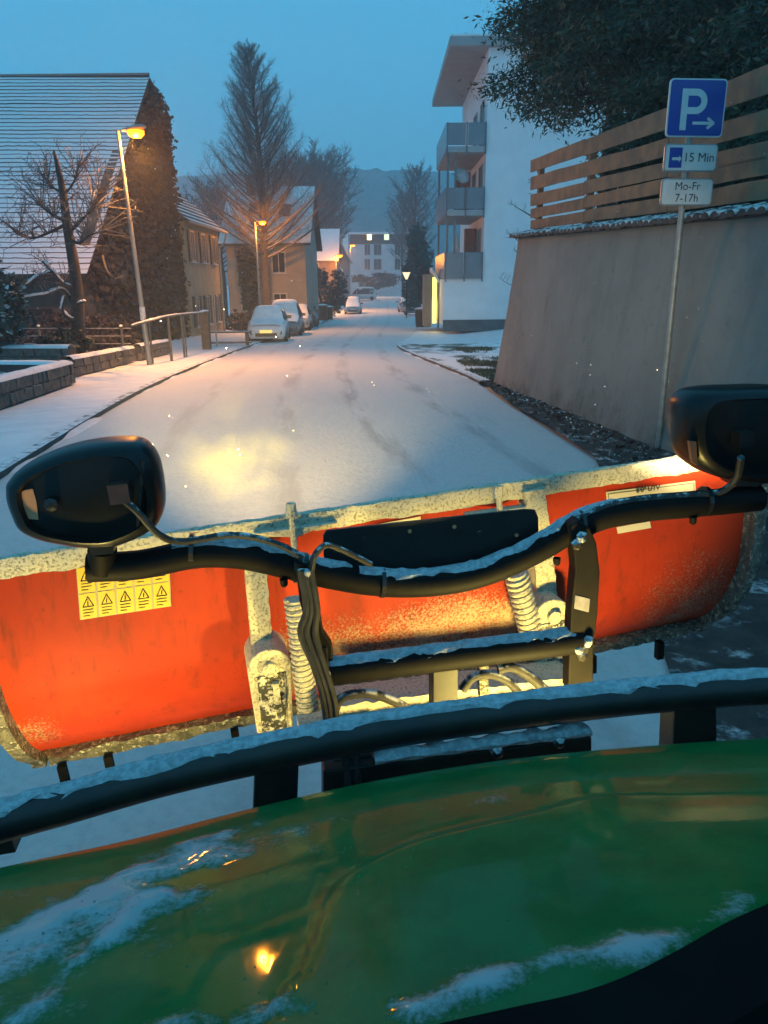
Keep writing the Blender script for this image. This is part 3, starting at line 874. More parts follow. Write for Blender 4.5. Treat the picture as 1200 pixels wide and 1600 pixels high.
# ------------------------------------------------------------------ cars
def car(x, y, rot, paint, label, L=3.9, W=1.68, H=1.48, van=False, snow=True, plate_front=True, group='snow-covered parked cars', glow=False):
    z0 = zr(y) + .03
    t = thing('parked_car', label, 'car', (x, y, z0), group)
    cs, sn = math.cos(rot), math.sin(rot)
    def T(p): return V((x + p[0] * cs - p[1] * sn, y + p[0] * sn + p[1] * cs, z0 + p[2]))
    h = L / 2
    hood_z = .98 if van else .88
    # stations: y, bottom, belt height, top height, half width low, half width belt, half width top
    st = [(h, .30, .52, .60, .60, .62, .52), (h - .10, .20, .62, .72, .76, .78, .66), (h - .45, .17, .74, .82, .82, .83, .70), (h - .95, .17, .84, hood_z + .03, .84, .84, .72),
          (h - 1.10, .17, .90, hood_z + .09, .84, .84, .70), (h - 1.75, .17, .92, H - .05, .84, .84, .57), (h - 2.1, .17, .92, H, .84, .84, .58), (-h + 1.0, .17, .94, H - .02, .84, .84, .57),
          (-h + .45, .18, .95, H - .12, .83, .83, .55), (-h + .12, .22, .95, 1.02, .80, .80, .66), (-h, .34, .80, .86, .70, .72, .62)]
    k = W / 1.68
    rings = []
    for (yy, zb, zbelt, zt, wl, wb, wt) in st:
        half = [(wl * .9, zb), (wl, zb + .12), (wb, zbelt * .8), (wb * .98, zbelt), (wt + (wb - wt) * .12, zbelt + (zt - zbelt) * .86), (wt * .82, zt), (wt * .4, zt + .02)]
        pts = [(a * k, b) for a, b in half]
        ring = [T((a, yy, b)) for a, b in pts] + [T((-a, yy, b)) for a, b in reversed(pts)]
        rings.append(ring)
    MB().loft(rings).build('body', paint, t, True, sharp=50)
    # glazing
    gl = MB()
    def P(i, a): return rings[i][a] if a >= 0 else rings[i][14 + a]
    off = .006
    def panel(name, pts, m_, o):
        c = sum(pts, V((0, 0, 0))) / len(pts)
        n_ = (pts[1] - pts[0]).cross(pts[2] - pts[0]).normalized()
        if n_.dot(c - T((0, 0, .7))) < 0: n_ = -n_
        return MB().quad(*[p.lerp(c, .05) + n_ * o for p in pts]).build(name, m_, t)
    panel('windscreen', [P(4, 5), P(5, 5), P(5, -6), P(4, -6)], M_glass, .01)
    panel('rear_window', [P(8, 5), P(9, 5), P(9, -6), P(8, -6)], M_glass, .02)
    for s in (1, -1):
        a3, a4 = (3, 4) if s > 0 else (-4, -5)
        panel('side_window', [P(5, a3), P(5, a4), P(7, a4), P(7, a3)], M_glass, .014)
        panel('quarter_window', [P(4, a3), P(4, a4), P(5, a4), P(5, a3)], M_glass, .012)
        panel('rear_side_window', [P(7, a3), P(7, a4), P(8, a4), P(8, a3)], M_glass, .012)
    # wheels
    for sx in (-1, 1):
        for yy in (h - .75, -h + .75):
            c = T((sx * (.80 * k), yy, .30)); ax = (T((1, 0, 0)) - T((0, 0, 0))).normalized() * sx
            w = MB().lathe(c - ax * .12, [(.19, 0), (.30, .01), (.315, .04), (.315, .16), (.30, .20), (.20, .21)], 20, ax).build('wheel', M_rubber, t, True)
            MB().lathe(c - ax * .1, [(.19, .17), (.18, .185), (.05, .175)], 14, ax).build('rim', M_galv, w, True)
    # front: grille, lamps, plate, mirrors
    fx = T((1, 0, 0)) - T((0, 0, 0)); fy = T((0, 1, 0)) - T((0, 0, 0)); fz = V((0, 0, 1))
    A = (fx, fy, fz)
    MB().box(T((0, h - .03, .36)), (.92 * k, .10, .14), A).build('lower_grille', M_plastic, t)
    for sx in (-1, 1):
        MB().lathe(T((sx * .60 * k, h - .08, .44)), [(.02, .075), (.085, .07), (.10, .0)], 14, fy).build('fog_lamp', M_plastic, t, True)
        MB().loft([[T((sx * k * (.46 + .28 * u), h - .13 - .32 * u * u + d, .66 + .07 * u + dz)) for u, dz in ((0, -.07), (1, -.06), (1.05, .10), (0, .05))] for d in (.06, -.05)]).build('headlight', pm('headlamp_glass', (.35, .36, .37), (.2, .2, .2), 6, .12), t)
        MB().loft([[T((sx * k * (.60 + .16 * u), -h + .02 - .06 * d, .74 + dz)) for u, dz in ((0, 0), (1, 0), (1, .28), (0, .28))] for d in (0, 1)]).build('tail_lamp', pm('tail_red', (.25, .01, .01), (.18, .01, .01), 6, .2), t)
        m_ = MB().loft([[T((sx * (k * .86 + u), h - 1.38 + d, .98 + dz)) for u, dz in ((0, 0), (.20, .01), (.20, .14), (.02, .15))] for d in (.05, -.06)]); m_.build('wing_mirror', M_plastic, t, True)
    M_plate = emit('plate_painted_glow', (1.0, .72, .18), .75) if glow else pm('plate_white', (.5, .5, .45), (.45, .45, .4), 8, .4)  # with glow, emission stands in for lamplight the plate throws back
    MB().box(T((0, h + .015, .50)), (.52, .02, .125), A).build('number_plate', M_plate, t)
    MB().box(T((0, -h - .012, .70)), (.52, .02, .115), A).build('number_plate', pm('plate_white', (.5, .5, .45)), t)
    if snow:
        s = MB(); n = 12
        grid = []
        ysn = []
        for i in range(1, len(st) - 1):
            q = 1 if i == len(st) - 2 else 4
            for j in range(q):
                f = j / q
                a, b = rings[i], rings[i + 1]
                lo = [a[4].lerp(b[4], f), a[5].lerp(b[5], f), a[6].lerp(b[6], f), a[7].lerp(b[7], f), a[8].lerp(b[8], f), a[9].lerp(b[9], f)]
                row = []
                for g in range(n + 1):
                    u = g / n * 5; ii = min(int(u), 4); p = lo[ii].lerp(lo[ii + 1], u - ii)
                    e = math.sin(math.pi * g / n) ** .4 if 0 < g < n else 0
                    p = p + V((0, 0, (.045 + .012 * noise.noise(p * 4)) * e + .004)) + fy * .02 * e
                    row.append(p)
                grid.append(row)
        base = 0
        for r in grid: s.v += r
        w = n + 1
        for i in range(len(grid) - 1):
            for j in range(n): s.f.append((i * w + j, i * w + j + 1, (i + 1) * w + j + 1, (i + 1) * w + j))
        s.build('snow_cover', M_snow, t, True, sharp=80)
    return t
PI = math.pi
Mcw = pm('car_white', (.62, .62, .62), (.58, .58, .58), 3, .25, coat=.6)
Mcg = pm('car_grey', (.16, .17, .18), (.13, .14, .15), 3, .25, coat=.6)
Mcs = pm('car_silver', (.36, .37, .38), (.32, .33, .34), 3, .25, metal=.3, coat=.6)
Mcd = pm('car_dark', (.025, .028, .032), (.035, .037, .04), 3, .25, coat=.6)
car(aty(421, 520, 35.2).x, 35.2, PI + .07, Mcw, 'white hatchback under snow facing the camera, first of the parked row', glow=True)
car(aty(446, 500, 41.5).x, 41.5, PI + .06, Mcg, 'tall snow-covered car parked right behind the white hatchback', L=4.3, W=1.78, H=1.75, van=True)
car(aty(465, 495, 48.5).x, 48.5, PI + .05, Mcs, 'silver car third in the parked row', L=4.2)
car(aty(478, 490, 55).x, 55, PI + .05, Mcd, 'dark car last in the parked row, beside the bins', L=4.2, snow=False)
car(aty(552, 480, 84).x, 84, PI, Mcs, 'far car alone on the left of the narrowing street', L=4.2, H=1.7, van=True)
car(aty(634, 465, 88).x, 88, 0, Mcs, 'far snow-covered car on the right, nearer the street', L=4.2)
car(aty(645, 470, 80).x, 80, 0, Mcg, 'far snow-covered car on the right, beside the dark bin', L=4.2)
car(aty(564, 440, 124).x, 124, PI / 2, Mcw, 'white van standing across the far end of the street', L=4.9, W=1.9, H=2.0, van=True)

# bins, round sign and hedges in the distance
def wheelie_bin(x, y, label, w=.6, h=1.1, snow=True, mat=M_plastic):
    z = zr(y) + .1
    t = thing('wheelie_bin', label, 'bin', (x, y, z), 'bins beside the street')
    MB().box((x, y, z + h * .47), (w * .82, w * .85, h * .86), taper=1.18).build('body', mat, t)
    MB().box((x, y, z + h * .94), (w * 1.04, w * 1.1, .07)).build('lid', mat, t)
    for s in (-1, 1): MB().lathe((x + s * w * .36, y + w * .4, z + .1), [(.1, -.03), (.1, .03)], 12, V((1, 0, 0))).build('wheel', M_rubber, t)
    if snow: MB().grid(lambda u, v: (x + (u - .5) * w * 1.02, y + (v - .5) * w * 1.05, z + h * .975 + .09 * (math.sin(PI * u) * math.sin(PI * v)) ** .5), 6, 6).build('snow_cap', M_snow, t, True, sharp=80)
wheelie_bin(aty(503, 480, 63).x, 63, 'black bin with a snow cap beyond the dark parked car', .9, 1.25)
wheelie_bin(aty(513, 480, 64).x, 64, 'black bin standing right of the snow-capped bin', .8, 1.1)
wheelie_bin(aty(660, 485, 47).x, 47, 'dark bin at the porch with the light strip', .95, 1.15)
c = aty(531, 423, 104)
t = thing('round_sign', 'round white traffic sign on a thin post far down the street', 'sign', (c.x, 104, zr(104)))
MB().tube([(c.x, 104, zr(104)), (c.x, 104, c.z + .3)], .05, 8).build('post', M_galv, t)
MB().lathe((c.x, 103.9, c.z), [(.40, 0), (.42, .02), (.42, .04), (.40, .05)], 24, V((0, -1, 0))).build('disc', pm('sign_white', (.7, .7, .7)), t)
MB().lathe((c.x, 103.83, c.z), [(.22, 0), (.22, .012)], 20, V((0, -1, 0))).build('centre', pm('sign_grey', (.22, .23, .24)), t)
def bush(name, label, c, rx, ry, rz, n, size, mat, seed, cat='bush', group=None, snow=0):
    rnd = random.Random(seed); c = V(c)
    t = thing(name, label, cat, (c.x, c.y, c.z - rz), group)
    pts = []
    while len(pts) < n:
        p = V((rnd.uniform(-1, 1), rnd.uniform(-1, 1), rnd.uniform(-1, 1)))
        r = p.length
        if r > 1 or r < .45: continue
        if r > .72 + .5 * noise.noise(p * 2.2 + V((seed, 0, 0))): continue
        pts.append(V((c.x + p.x * rx, c.y + p.y * ry, c.z + p.z * rz)))
    mb = MB(); leaf_cloud(mb, pts, size, rnd, .1, .6)
    tag(mb.build('foliage', mat, t), kind='stuff')
    st = MB()
    for k in range(6):
        a = k * 1.05
        st.tube([(c.x, c.y, c.z - rz), (c.x + math.cos(a) * rx * .3, c.y + math.sin(a) * ry * .3, c.z - rz * .2), (c.x + math.cos(a) * rx * .6, c.y + math.sin(a) * ry * .6, c.z + rz * .4)], [.04 * rx, .03 * rx, .012 * rx], 5)
    st.build('stems', M_bark, t)
    return t
M_ever = pm('evergreen_leaf', (.018, .030, .018), (.035, .05, .03), 3, .7)
M_ever_s = pm('evergreen_leaf_snow', (.020, .034, .020), (.035, .05, .03), 3, .7, snow=.35, snow_scale=6)
M_rust = pm('brown_hedge', (.04, .03, .024), (.06, .045, .035), 3, .8)
c = aty(506, 452, 70); bush('round_bush', 'dark round bush behind the snow-capped bin', (c.x, 70, c.z - .2), 2.5, 2.2, 2.4, 3500, .28, M_rust, 21)
c = aty(590, 440, 140); bush('hedge', 'dark clipped hedge in front of the flat-roofed block', (c.x, 140, c.z + .2), 5.5, 1.2, 1.5, 2600, .4, M_ever, 22, 'hedge')
c = aty(652, 425, 74); bush('evergreen_column', 'dark tall evergreen behind the lit lantern on the right', (c.x, 74, c.z), 1.5, 1.5, 4.6, 5000, .35, M_ever, 23, 'tree')
c = aty(668, 440, 62); bush('grey_shrub', 'grey-brown shrub left of the lit porch', (c.x - .1, 62, c.z - .2), .9, 1.0, 1.9, 2200, .22, M_rust, 24)
c = aty(378, 470, 47); bush('climber', 'dark creeper on the left corner of the pale house', (a_x := c.x, 49.6, c.z + 1.2), .75, .5, 3.0, 2600, .2, M_ever, 25, 'creeper')
c = aty(380, 505, 44); bush('low_hedge', 'low brown hedge behind the parked white hatchback', (c.x - .6, 44, c.z - .1), 1.8, .8, .9, 1800, .18, M_rust, 26, 'hedge')

# tall conical bare tree and others
b0 = aty(421, 495, 48); tp = aty(386, 52, 48)
bare_tree('tall_tree', 'tall conical bare tree beside the second street lamp', (b0.x, 48, zr(48)), tp.z - zr(48) - .9, 4.7, .34, 11, 'cone', 170, 60, .27, lean=(tp.x - b0.x, 0), twig_r=.0065, mats=(pm('bark_dusted', (.085, .072, .062), (.05, .042, .036), 6, .9, snow=.5, snow_scale=14), pm('twig_pale', (.13, .12, .115), (.20, .19, .185), 2, .9)))
b0 = aty(505, 440, 70)
b0 = aty(498, 440, 106)
bare_tree('bare_tree', 'broad dark twiggy tree right of the tall conical tree', (b0.x, 106, zr(106)), 16.5, 8.0, .4, 12, 'round', 140, 40, .36, twig_r=.034)
b0 = aty(350, 440, 62)
bare_tree('bare_tree', 'bare tree showing above the roofs left of the tall conical tree', (b0.x - .5, 64, zr(64)), 9.6, 4.2, .26, 13, 'round', 70, 18, .4, twig_r=.022)
b0 = aty(650, 440, 95)
bare_tree('bare_tree', 'slender bare tree left of the balcony house', (b0.x, 95, zr(95)), 15.5, 4.2, .3, 14, 'round', 80, 20, .3, twig_r=.026)
b0 = aty(630, 440, 125)
bare_tree('bare_tree', 'farthest bare tree in front of the hill, left of the slender one', (b0.x, 125, zr(125)), 15, 4.5, .3, 15, 'round', 70, 18, .3, twig_r=.03)
b0 = aty(842, 350, 20)
bare_tree('thin_shrub', 'thin bare shrub in front of the white wall, beside the fence end', (3.95, 20.5, zr(20) + .1), 4.6, 1.3, .035, 16, 'loose', 16, 7, .3, twig_r=.006)

# ------------------------------------------------------------------ right retaining wall, tile coping, board fence, conifer, sign
WD = V((-.1106, 1, 0)).normalized()          # direction along the wall
WN = V((-WD.y, WD.x, 0))                     # towards the street
W0 = V((2.86, 7.9, 0))
BAT = .10                                    # how far the wall leans back over its height
def wall_plane(px, py, back=.3):
    return on(px, py, W0 - WN * back, WN)
def retaining_wall():
    top_a, top_b = wall_plane(808, 370), wall_plane(1200, 332)
    s_a, s_b = (top_a - W0).dot(WD), (top_b - W0).dot(WD)
    slope = (top_a.z - top_b.z) / (s_a - s_b)
    def ztop(s): return top_b.z + (s - s_b) * slope
    t = thing('retaining_wall', 'grey rendered retaining wall along the right side of the street', 'wall', W0 + V((0, 0, -.3)))
    s0, s1 = -14, s_a
    def face(u, v):
        s = s0 + (s1 + .0 - s0) * u
        p = W0 + WD * s
        zb = zr(p.y) - .15; z = zb + (ztop(s) - zb) * v
        flare = .30 * v + .42 * max(0, (u - .9) / .1) ** 2 * ((v - 1) ** 2) * -1
        end = .38 * max(0, (u - .965) / .035) ** 1.5 * (1 - v) ** 1.6
        p = p - WN * (.32 * v ** .8) + WD * end + WN * (.012 * fbm((s * .8, z * .8, 0), 4) - .0)
        return (p.x, p.y, z)
    g = MB().grid(face, 160, 24)
    top = []
    # end face and back
    for k in range(24):
        a, b = V(face(1, k / 24)), V(face(1, (k + 1) / 24))
        g.quad(a, a - WN * .8, b - WN * (.8 - .0), b)
    m_, n, b = nodes_of('grey_render_wall')
    P = n.nodes.new('ShaderNodeNewGeometry').outputs['Position']
    big = nnoise(n, P, .9, 5, .6); mid = nnoise(n, P, 6, 6, .65)
    c1 = nmix(n, nramp(n, big, .35, .7), (.245, .22, .187), (.185, .168, .146))
    c2 = nmix(n, nmath(n, 'MULTIPLY', nramp(n, mid, .55, .75), .5), c1, (.12, .11, .095))
    mp = n.nodes.new('ShaderNodeMapping'); mp.inputs['Scale'].default_value = (1, 1, .12); lk(n, P, mp.inputs[0])
    run = nramp(n, nnoise(n, mp.outputs[0], 3.2, 6, .65), .50, .72)
    c2 = nmix(n, nmath(n, 'MULTIPLY', run, .30), c2, (.12, .112, .098))
    c2 = nmix(n, nmath(n, 'MULTIPLY', nramp(n, nnoise(n, P, 34, 8, .8), .55, .8), .35), c2, (.30, .29, .27))
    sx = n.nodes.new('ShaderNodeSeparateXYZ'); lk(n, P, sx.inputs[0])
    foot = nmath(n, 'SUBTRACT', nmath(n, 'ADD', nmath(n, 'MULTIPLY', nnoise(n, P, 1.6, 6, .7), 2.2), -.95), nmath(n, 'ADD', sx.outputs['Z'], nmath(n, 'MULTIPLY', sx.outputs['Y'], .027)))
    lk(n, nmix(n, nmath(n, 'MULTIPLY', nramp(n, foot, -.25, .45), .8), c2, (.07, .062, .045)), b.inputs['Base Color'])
    b.inputs['Roughness'].default_value = .9
    nbump(n, b, nmath(n, 'ADD', mid, nmath(n, 'MULTIPLY', nnoise(n, P, 40, 8, .75), .6)), .6, .025)
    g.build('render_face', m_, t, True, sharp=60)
    # coping tiles, each one a curved piece, snow on their backs
    M_cop = pm('coping_tile', (.06, .05, .045), (.035, .03, .028), 14, .8, snow=.42, snow_scale=9, bump=.4)
    s = s0 + 10; k = 0
    tile = None
    while s < s1 + .1:
        p = W0 + WD * s - WN * .30; z = ztop(s)
        rnd = random.Random(k)
        ox = V((rnd.uniform(-.01, .01), 0, rnd.uniform(-.008, .012)))
        mb = MB(); pts = []
        for i in range(7):
            a = PI * i / 6
            pts.append(WD * (-math.cos(a) * .075) + V((0, 0, math.sin(a) * .055)))
        c = V(p) + V((0, 0, z + .005)) + ox
        r1 = [c + q * 1.0 + WN * .11 - V((0, 0, .02)) for q in pts]; r2 = [c + q * .9 - WN * .22 + V((0, 0, .055)) for q in pts]
        mb.loft([r1 + [c + WN * .11 + V((0, 0, -.03))], r2 + [c - WN * .22 + V((0, 0, .02))]])
        mb.build('coping_tile', M_cop, t, True, sharp=50)
        s += .155; k += 1
    MB().prism([W0 + WD * (s0) - WN * .26 + V((0, 0, ztop(s0) - .03)), W0 + WD * s1 - WN * .26 + V((0, 0, ztop(s1) - .03)), W0 + WD * s1 - WN * .85 + V((0, 0, ztop(s1) - .03)), W0 + WD * s0 - WN * .85 + V((0, 0, ztop(s0) - .03))], (0, 0, .06)).build('wall_top', M_cop, t)
    return ztop, s1
ztop, S_END = retaining_wall()
# raised garden behind the wall
gz = MB().grid(lambda u, v: (lambda p, s: (p.x, p.y, ztop(s) - .1))(W0 + WD * (-14 + (S_END + 13.7) * u) - WN * (.7 + 16 * v), -14 + (S_END + 13.7) * u), 10, 6)
tag(gz.build('garden_terrace', M_snow), kind='structure')

def board_fence():
    BK = .5
    M_brd = pm('weathered_board', (.30, .145, .07), (.17, .095, .055), 3.5, .8, bump=.5, bdist=.01, snow=.5, snow_scale=14)
    M_brd2 = pm('grey_board', (.28, .145, .075), (.17, .10, .06), 3.5, .85, bump=.5, bdist=.01, snow=.5, snow_scale=14)
    # (top, bottom) pixel heights of each board at its far end, at the sign and at the right frame edge
    rows = [((252, 270), (165, 200), (105, 148)), ((277, 297), (214, 240), (172, 206)), ((304, 322), (251, 273), (222, 250)), ((327, 342), (276, 294), (250, 282)), ((345, 359), (300, 321), (286, 320))]
    t = thing('board_fence', 'brown horizontal board fence on top of the grey wall', 'fence', W0 + WD * 4 - WN * BK + V((0, 0, 2)))
    for ri, ((a1, a2), (b1, b2), (c1, c2)) in enumerate(rows):
        prof = []
        for px, q1, q2 in ((829, a1, a2), (1040, b1, b2), (1200, c1, c2)):
            A, B = wall_plane(px, q1, BK), wall_plane(px, q2, BK)
            prof.append(((A - W0).dot(WD), A.z, B.z))
        # fit one straight board line through the three stations
        n = 3; sx = sum(p[0] for p in prof) / n
        def fit(k):
            my = sum(p[k] for p in prof) / n
            sl = sum((p[0] - sx) * (p[k] - my) for p in prof) / sum((p[0] - sx) ** 2 for p in prof)
            return lambda s: my + sl * (s - sx)
        ft, fb = fit(1), fit(2)
        s_far = prof[0][0]
        cuts = [s_far, s_far - 2.6, s_far - 5.2, s_far - 7.8, s_far - 10.4]
        for q in range(4):
            e1, e0 = cuts[q] - .008, cuts[q + 1] + .008
            rnd = random.Random(ri * 7 + q)
            mb = MB(); N = 10; rings = []
            off = rnd.uniform(-.012, .012)
            for i in range(N + 1):
                s = e0 + (e1 - e0) * i / N
                p = W0 + WD * s - WN * BK
                w = .010 * noise.noise(V((s * 1.1, ri * 4, q))) + .004 * noise.noise(V((s * 5, ri * 4, q)))
                zt, zb = ft(s) + w + off, fb(s) + w * .6 + off
                rings.append([p + V((0, 0, zt)), p + V((0, 0, zt)) - WN * .028, p + V((0, 0, zb)) - WN * .028, p + V((0, 0, zb))])
            mb.loft(rings).build('board', M_brd2 if (q >= 1 and ri in (0, 2, 4)) or q >= 2 else M_brd, t)
    for q, s in enumerate((cuts[0] - .25, cuts[1], cuts[2], cuts[3])):
        p = W0 + WD * s - WN * (BK + .075)
        MB().box(p + V((0, 0, ztop(s) + .55)), (.09, .09, 1.35), (WD, WN, V((0, 0, 1)))).build('post', M_brd2, t)
board_fence()

def conifer():
    rnd = random.Random(5)
    M_con = pm('conifer_spray', (.022, .044, .022), (.045, .072, .036), 1.3, .75)
    M_con2 = pm('conifer_spray_snow', (.03, .045, .034), (.10, .12, .11), 2.5, .8)
    specs = [((4.65, 16.7), 1.45, 9.5, 2.5, 31, 'dark conifer reaching left over the board fence, nearest the white house'),
             ((6.3, 13.6), 1.7, 9.5, 2.7, 32, 'big dark conifer behind the parking sign'),
             ((5.7, 14.4), 1.2, 4.2, 1.7, 34, 'low dark conifer just behind the fence, under the larger ones'),
             ((6.9, 10.2), 1.6, 8.5, 2.6, 33, 'dark conifer at the right edge above the fence')]
    for (x, y), r0, h, R, seed, label in specs:
        zb = 2.2
        t = thing('conifer', label, 'tree', (x, y, zb), 'dark conifers behind the board fence')
        MB().tube([(x, y, zb - .3), (x + .1, y, zb + h * .5), (x, y, zb + h)], [.22, .14, .03], 8).build('trunk', M_bark, t, True)
        br = MB(); pts = []; pts2 = []
        nb = 170
        z_lo = zb + (2.75 if seed == 31 else .3)
        for k in range(nb):
            f = (k + rnd.random()) / nb
            z = z_lo + f * (zb + h - .2 - z_lo)
            az = k * 2.4 + rnd.uniform(-.4, .4)
            ln = R * (1 - max(0, f - .45) * .8) * rnd.uniform(.62, 1.08)
            d = V((math.cos(az), math.sin(az), rnd.uniform(-.05, .35)))
            p0 = V((x, y, z)); ptsb = [p0 + d * ln * q / 5 + V((0, 0, -.22 * ln * (q / 5) ** 2)) for q in range(6)]
            br.tube(ptsb, [.04, .033, .026, .02, .013, .006], 4, False)
            for j in range(int((900 if seed == 31 else 600) * ln / 2)):
                a = rnd.uniform(.25, 1.0) ** .8
                i = min(int(a * 5), 4); q = ptsb[i].lerp(ptsb[i + 1], a * 5 - i)
                sp = .36 * (1.2 - a * .6)
                q = q + V((rnd.gauss(0, sp), rnd.gauss(0, sp), rnd.gauss(-.06, sp * .55)))
                (pts2 if rnd.random() < .10 else pts).append(q)
        c = br.build('crown', M_bark, t)
        a = MB(); leaf_cloud(a, pts, .125, rnd, .5, .27); tag(a.build('needles', M_con, c), kind='stuff')
        a = MB(); leaf_cloud(a, pts2, .11, rnd, .2, .3); tag(a.build('frosted_needles', M_con2, c), kind='stuff')
conifer()

def parking_sign():
    y = 7.75
    base = V((aty(1026, 705, y).x, y, zr(y) + .05))
    base.y = y
    tp = aty(1088, 125, y)
    ax_up = (tp - V((aty(1031, 700, y)))).normalized()
    # the post stands straight; measured lean follows from the lens alone
    up = V((0, 0, 1)); ex = V((math.cos(.10), math.sin(.10), 0)); nrm = ex.cross(up)      # nrm looks at the camera
    bx = (aty(1031, 700, y).x + aty(1068, 330, y).x) / 2
    t = thing('parking_sign', 'blue P parking sign with two white plates on a thin post', 'sign', (bx, y, zr(y) + .04))
    ztp = aty(1088, 122, y).z
    MB().tube([(bx, y + .05, zr(y)), (bx, y + .05, ztp - .04)], .030, 12).build('post', pm('sign_post', (.30, .29, .27), (.23, .22, .2), 12, .5, metal=.4), t, True)
    M_b = pm('sign_blue', (.004, .045, .30), (.006, .05, .27), 2, .35)
    M_w = pm('sign_white2', (.62, .62, .60), (.55, .55, .53), 5, .45)
    M_e = pm('sign_edge', (.35, .35, .35), (.3, .3, .3), 8, .4, metal=.5)
    M_k = pm('sign_letter', (.03, .03, .03), (.05, .05, .05), 8, .6)
    def plate(cx, cz, w, h, mat, name, rim=None):
        c = V((cx, y, cz))
        def rr(w, h, r, n=5):
            o = []
            for sx, sz, a0 in ((1, 1, 0), (-1, 1, 90), (-1, -1, 180), (1, -1, 270)):
                for i in range(n + 1):
                    a = math.radians(a0 + 90 * i / n)
                    o.append(c + ex * (sx * (w / 2 - r) + r * math.cos(a)) + up * (sz * (h / 2 - r) + r * math.sin(a)))
            return o
        o = MB().prism([p + nrm * .0 for p in rr(w, h, .035)], -nrm * .02).build(name, rim or M_e, t)
        MB().prism([p + nrm * .001 for p in rr(w - .025, h - .025, .028)], nrm * .003).build('face', mat, o)
        return o, c
    def dims(px0, py0, px1, py1):
        a, b = aty(px0, py0, y), aty(px1, py1, y); return abs(b.x - a.x), abs(a.z - b.z), (a.x + b.x) / 2, (a.z + b.z) / 2
    w, h, cx, cz = dims(1046, 125, 1130, 212)
    o, c = plate(cx, cz, w, h + .02, M_b, 'parking_panel', M_w)
    F = c + nrm * .005
    # letter P built from a stem and a bowl
    lw = .062 * w / .56
    P0 = F - ex * w * .22
    MB().box(P0 + up * (-h * .03) + nrm * .001, (lw, .002, h * .74), (ex, nrm, up)).build('letter_stem', M_w, o)
    ring = MB(); R1, R2 = h * .225, h * .225 - lw * .95; cz2 = up * (h * .115)
    n = 20; out_, in_ = [], []
    cc = P0 + cz2 + ex * (w * .20)
    for i in range(n + 1):
        a = PI / 2 - PI * i / n
        out_.append(cc + ex * R1 * math.cos(a) + up * R1 * math.sin(a)); in_.append(cc + ex * R2 * math.cos(a) + up * R2 * math.sin(a))
    out_ = [P0 + cz2 + up * R1 + ex * lw * .4] + out_ + [P0 + cz2 - up * R1 + ex * lw * .4]; in_ = [P0 + cz2 + up * R2 + ex * lw * .4] + in_ + [P0 + cz2 - up * R2 + ex * lw * .4]
    for i in range(len(out_) - 1): ring.quad(out_[i] + nrm * .002, out_[i + 1] + nrm * .002, in_[i + 1] + nrm * .002, in_[i] + nrm * .002)
    ring.build('letter_bowl', M_w, o)
    ac = F + ex * w * .12 - up * h * .27
    ar = MB().box(ac + nrm * .001, (w * .34, .002, lw * .42), (ex, nrm, up))
    tip = ac + ex * w * .20
    for s in (1, -1):
        d = (-ex * .82 + up * s * .57); q = d.cross(nrm)
        ar.box(tip + d * h * .075 + nrm * .0015, (h * .17, .002, lw * .42), (d, nrm, q))
    ar.build('arrow', M_w, o)
    w, h, cx, cz = dims(1038, 225, 1120, 268)
    o, c = plate(cx, cz, w, h, M_w, 'disc_plate')
    F = c + nrm * .005
    bc = F - ex * w * .29
    MB().box(bc + nrm * .001, (w * .24, .002, h * .72), (ex, nrm, up)).build('disc_symbol', M_b, o)
    MB().box(bc + nrm * .002 - up * h * .04, (w * .13, .002, h * .10), (ex, nrm, up)).build('disc_mark', M_w, o)
    MB().prism([bc + nrm * .0022 + q for q in (ex * w * .065 + up * h * .08, ex * w * .11 - up * h * .04, ex * w * .065 - up * h * .16)], nrm * .001).build('disc_arrow', M_w, o)
    text_mesh('15 Min', h * .46, M_k, o, 'lettering', F + ex * w * .15, ex, up, bold=.0)
    w, h, cx, cz = dims(1033, 279, 1113, 321)
    o, c = plate(cx, cz, w, h, M_w, 'hours_plate')
    F = c + nrm * .005
    text_mesh('Mo-Fr', h * .42, M_k, o, 'lettering', F + up * h * .20, ex, up, bold=.0)
    text_mesh('7-17h', h * .42, M_k, o, 'lettering', F - up * h * .23, ex, up, bold=.0)
    for zz in (cz, cz + .35, cz + .85): MB().lathe((bx, y + .05, zz), [(.036, -.02), (.036, .02)], 12).build('clamp', M_galv, t)
parking_sign()

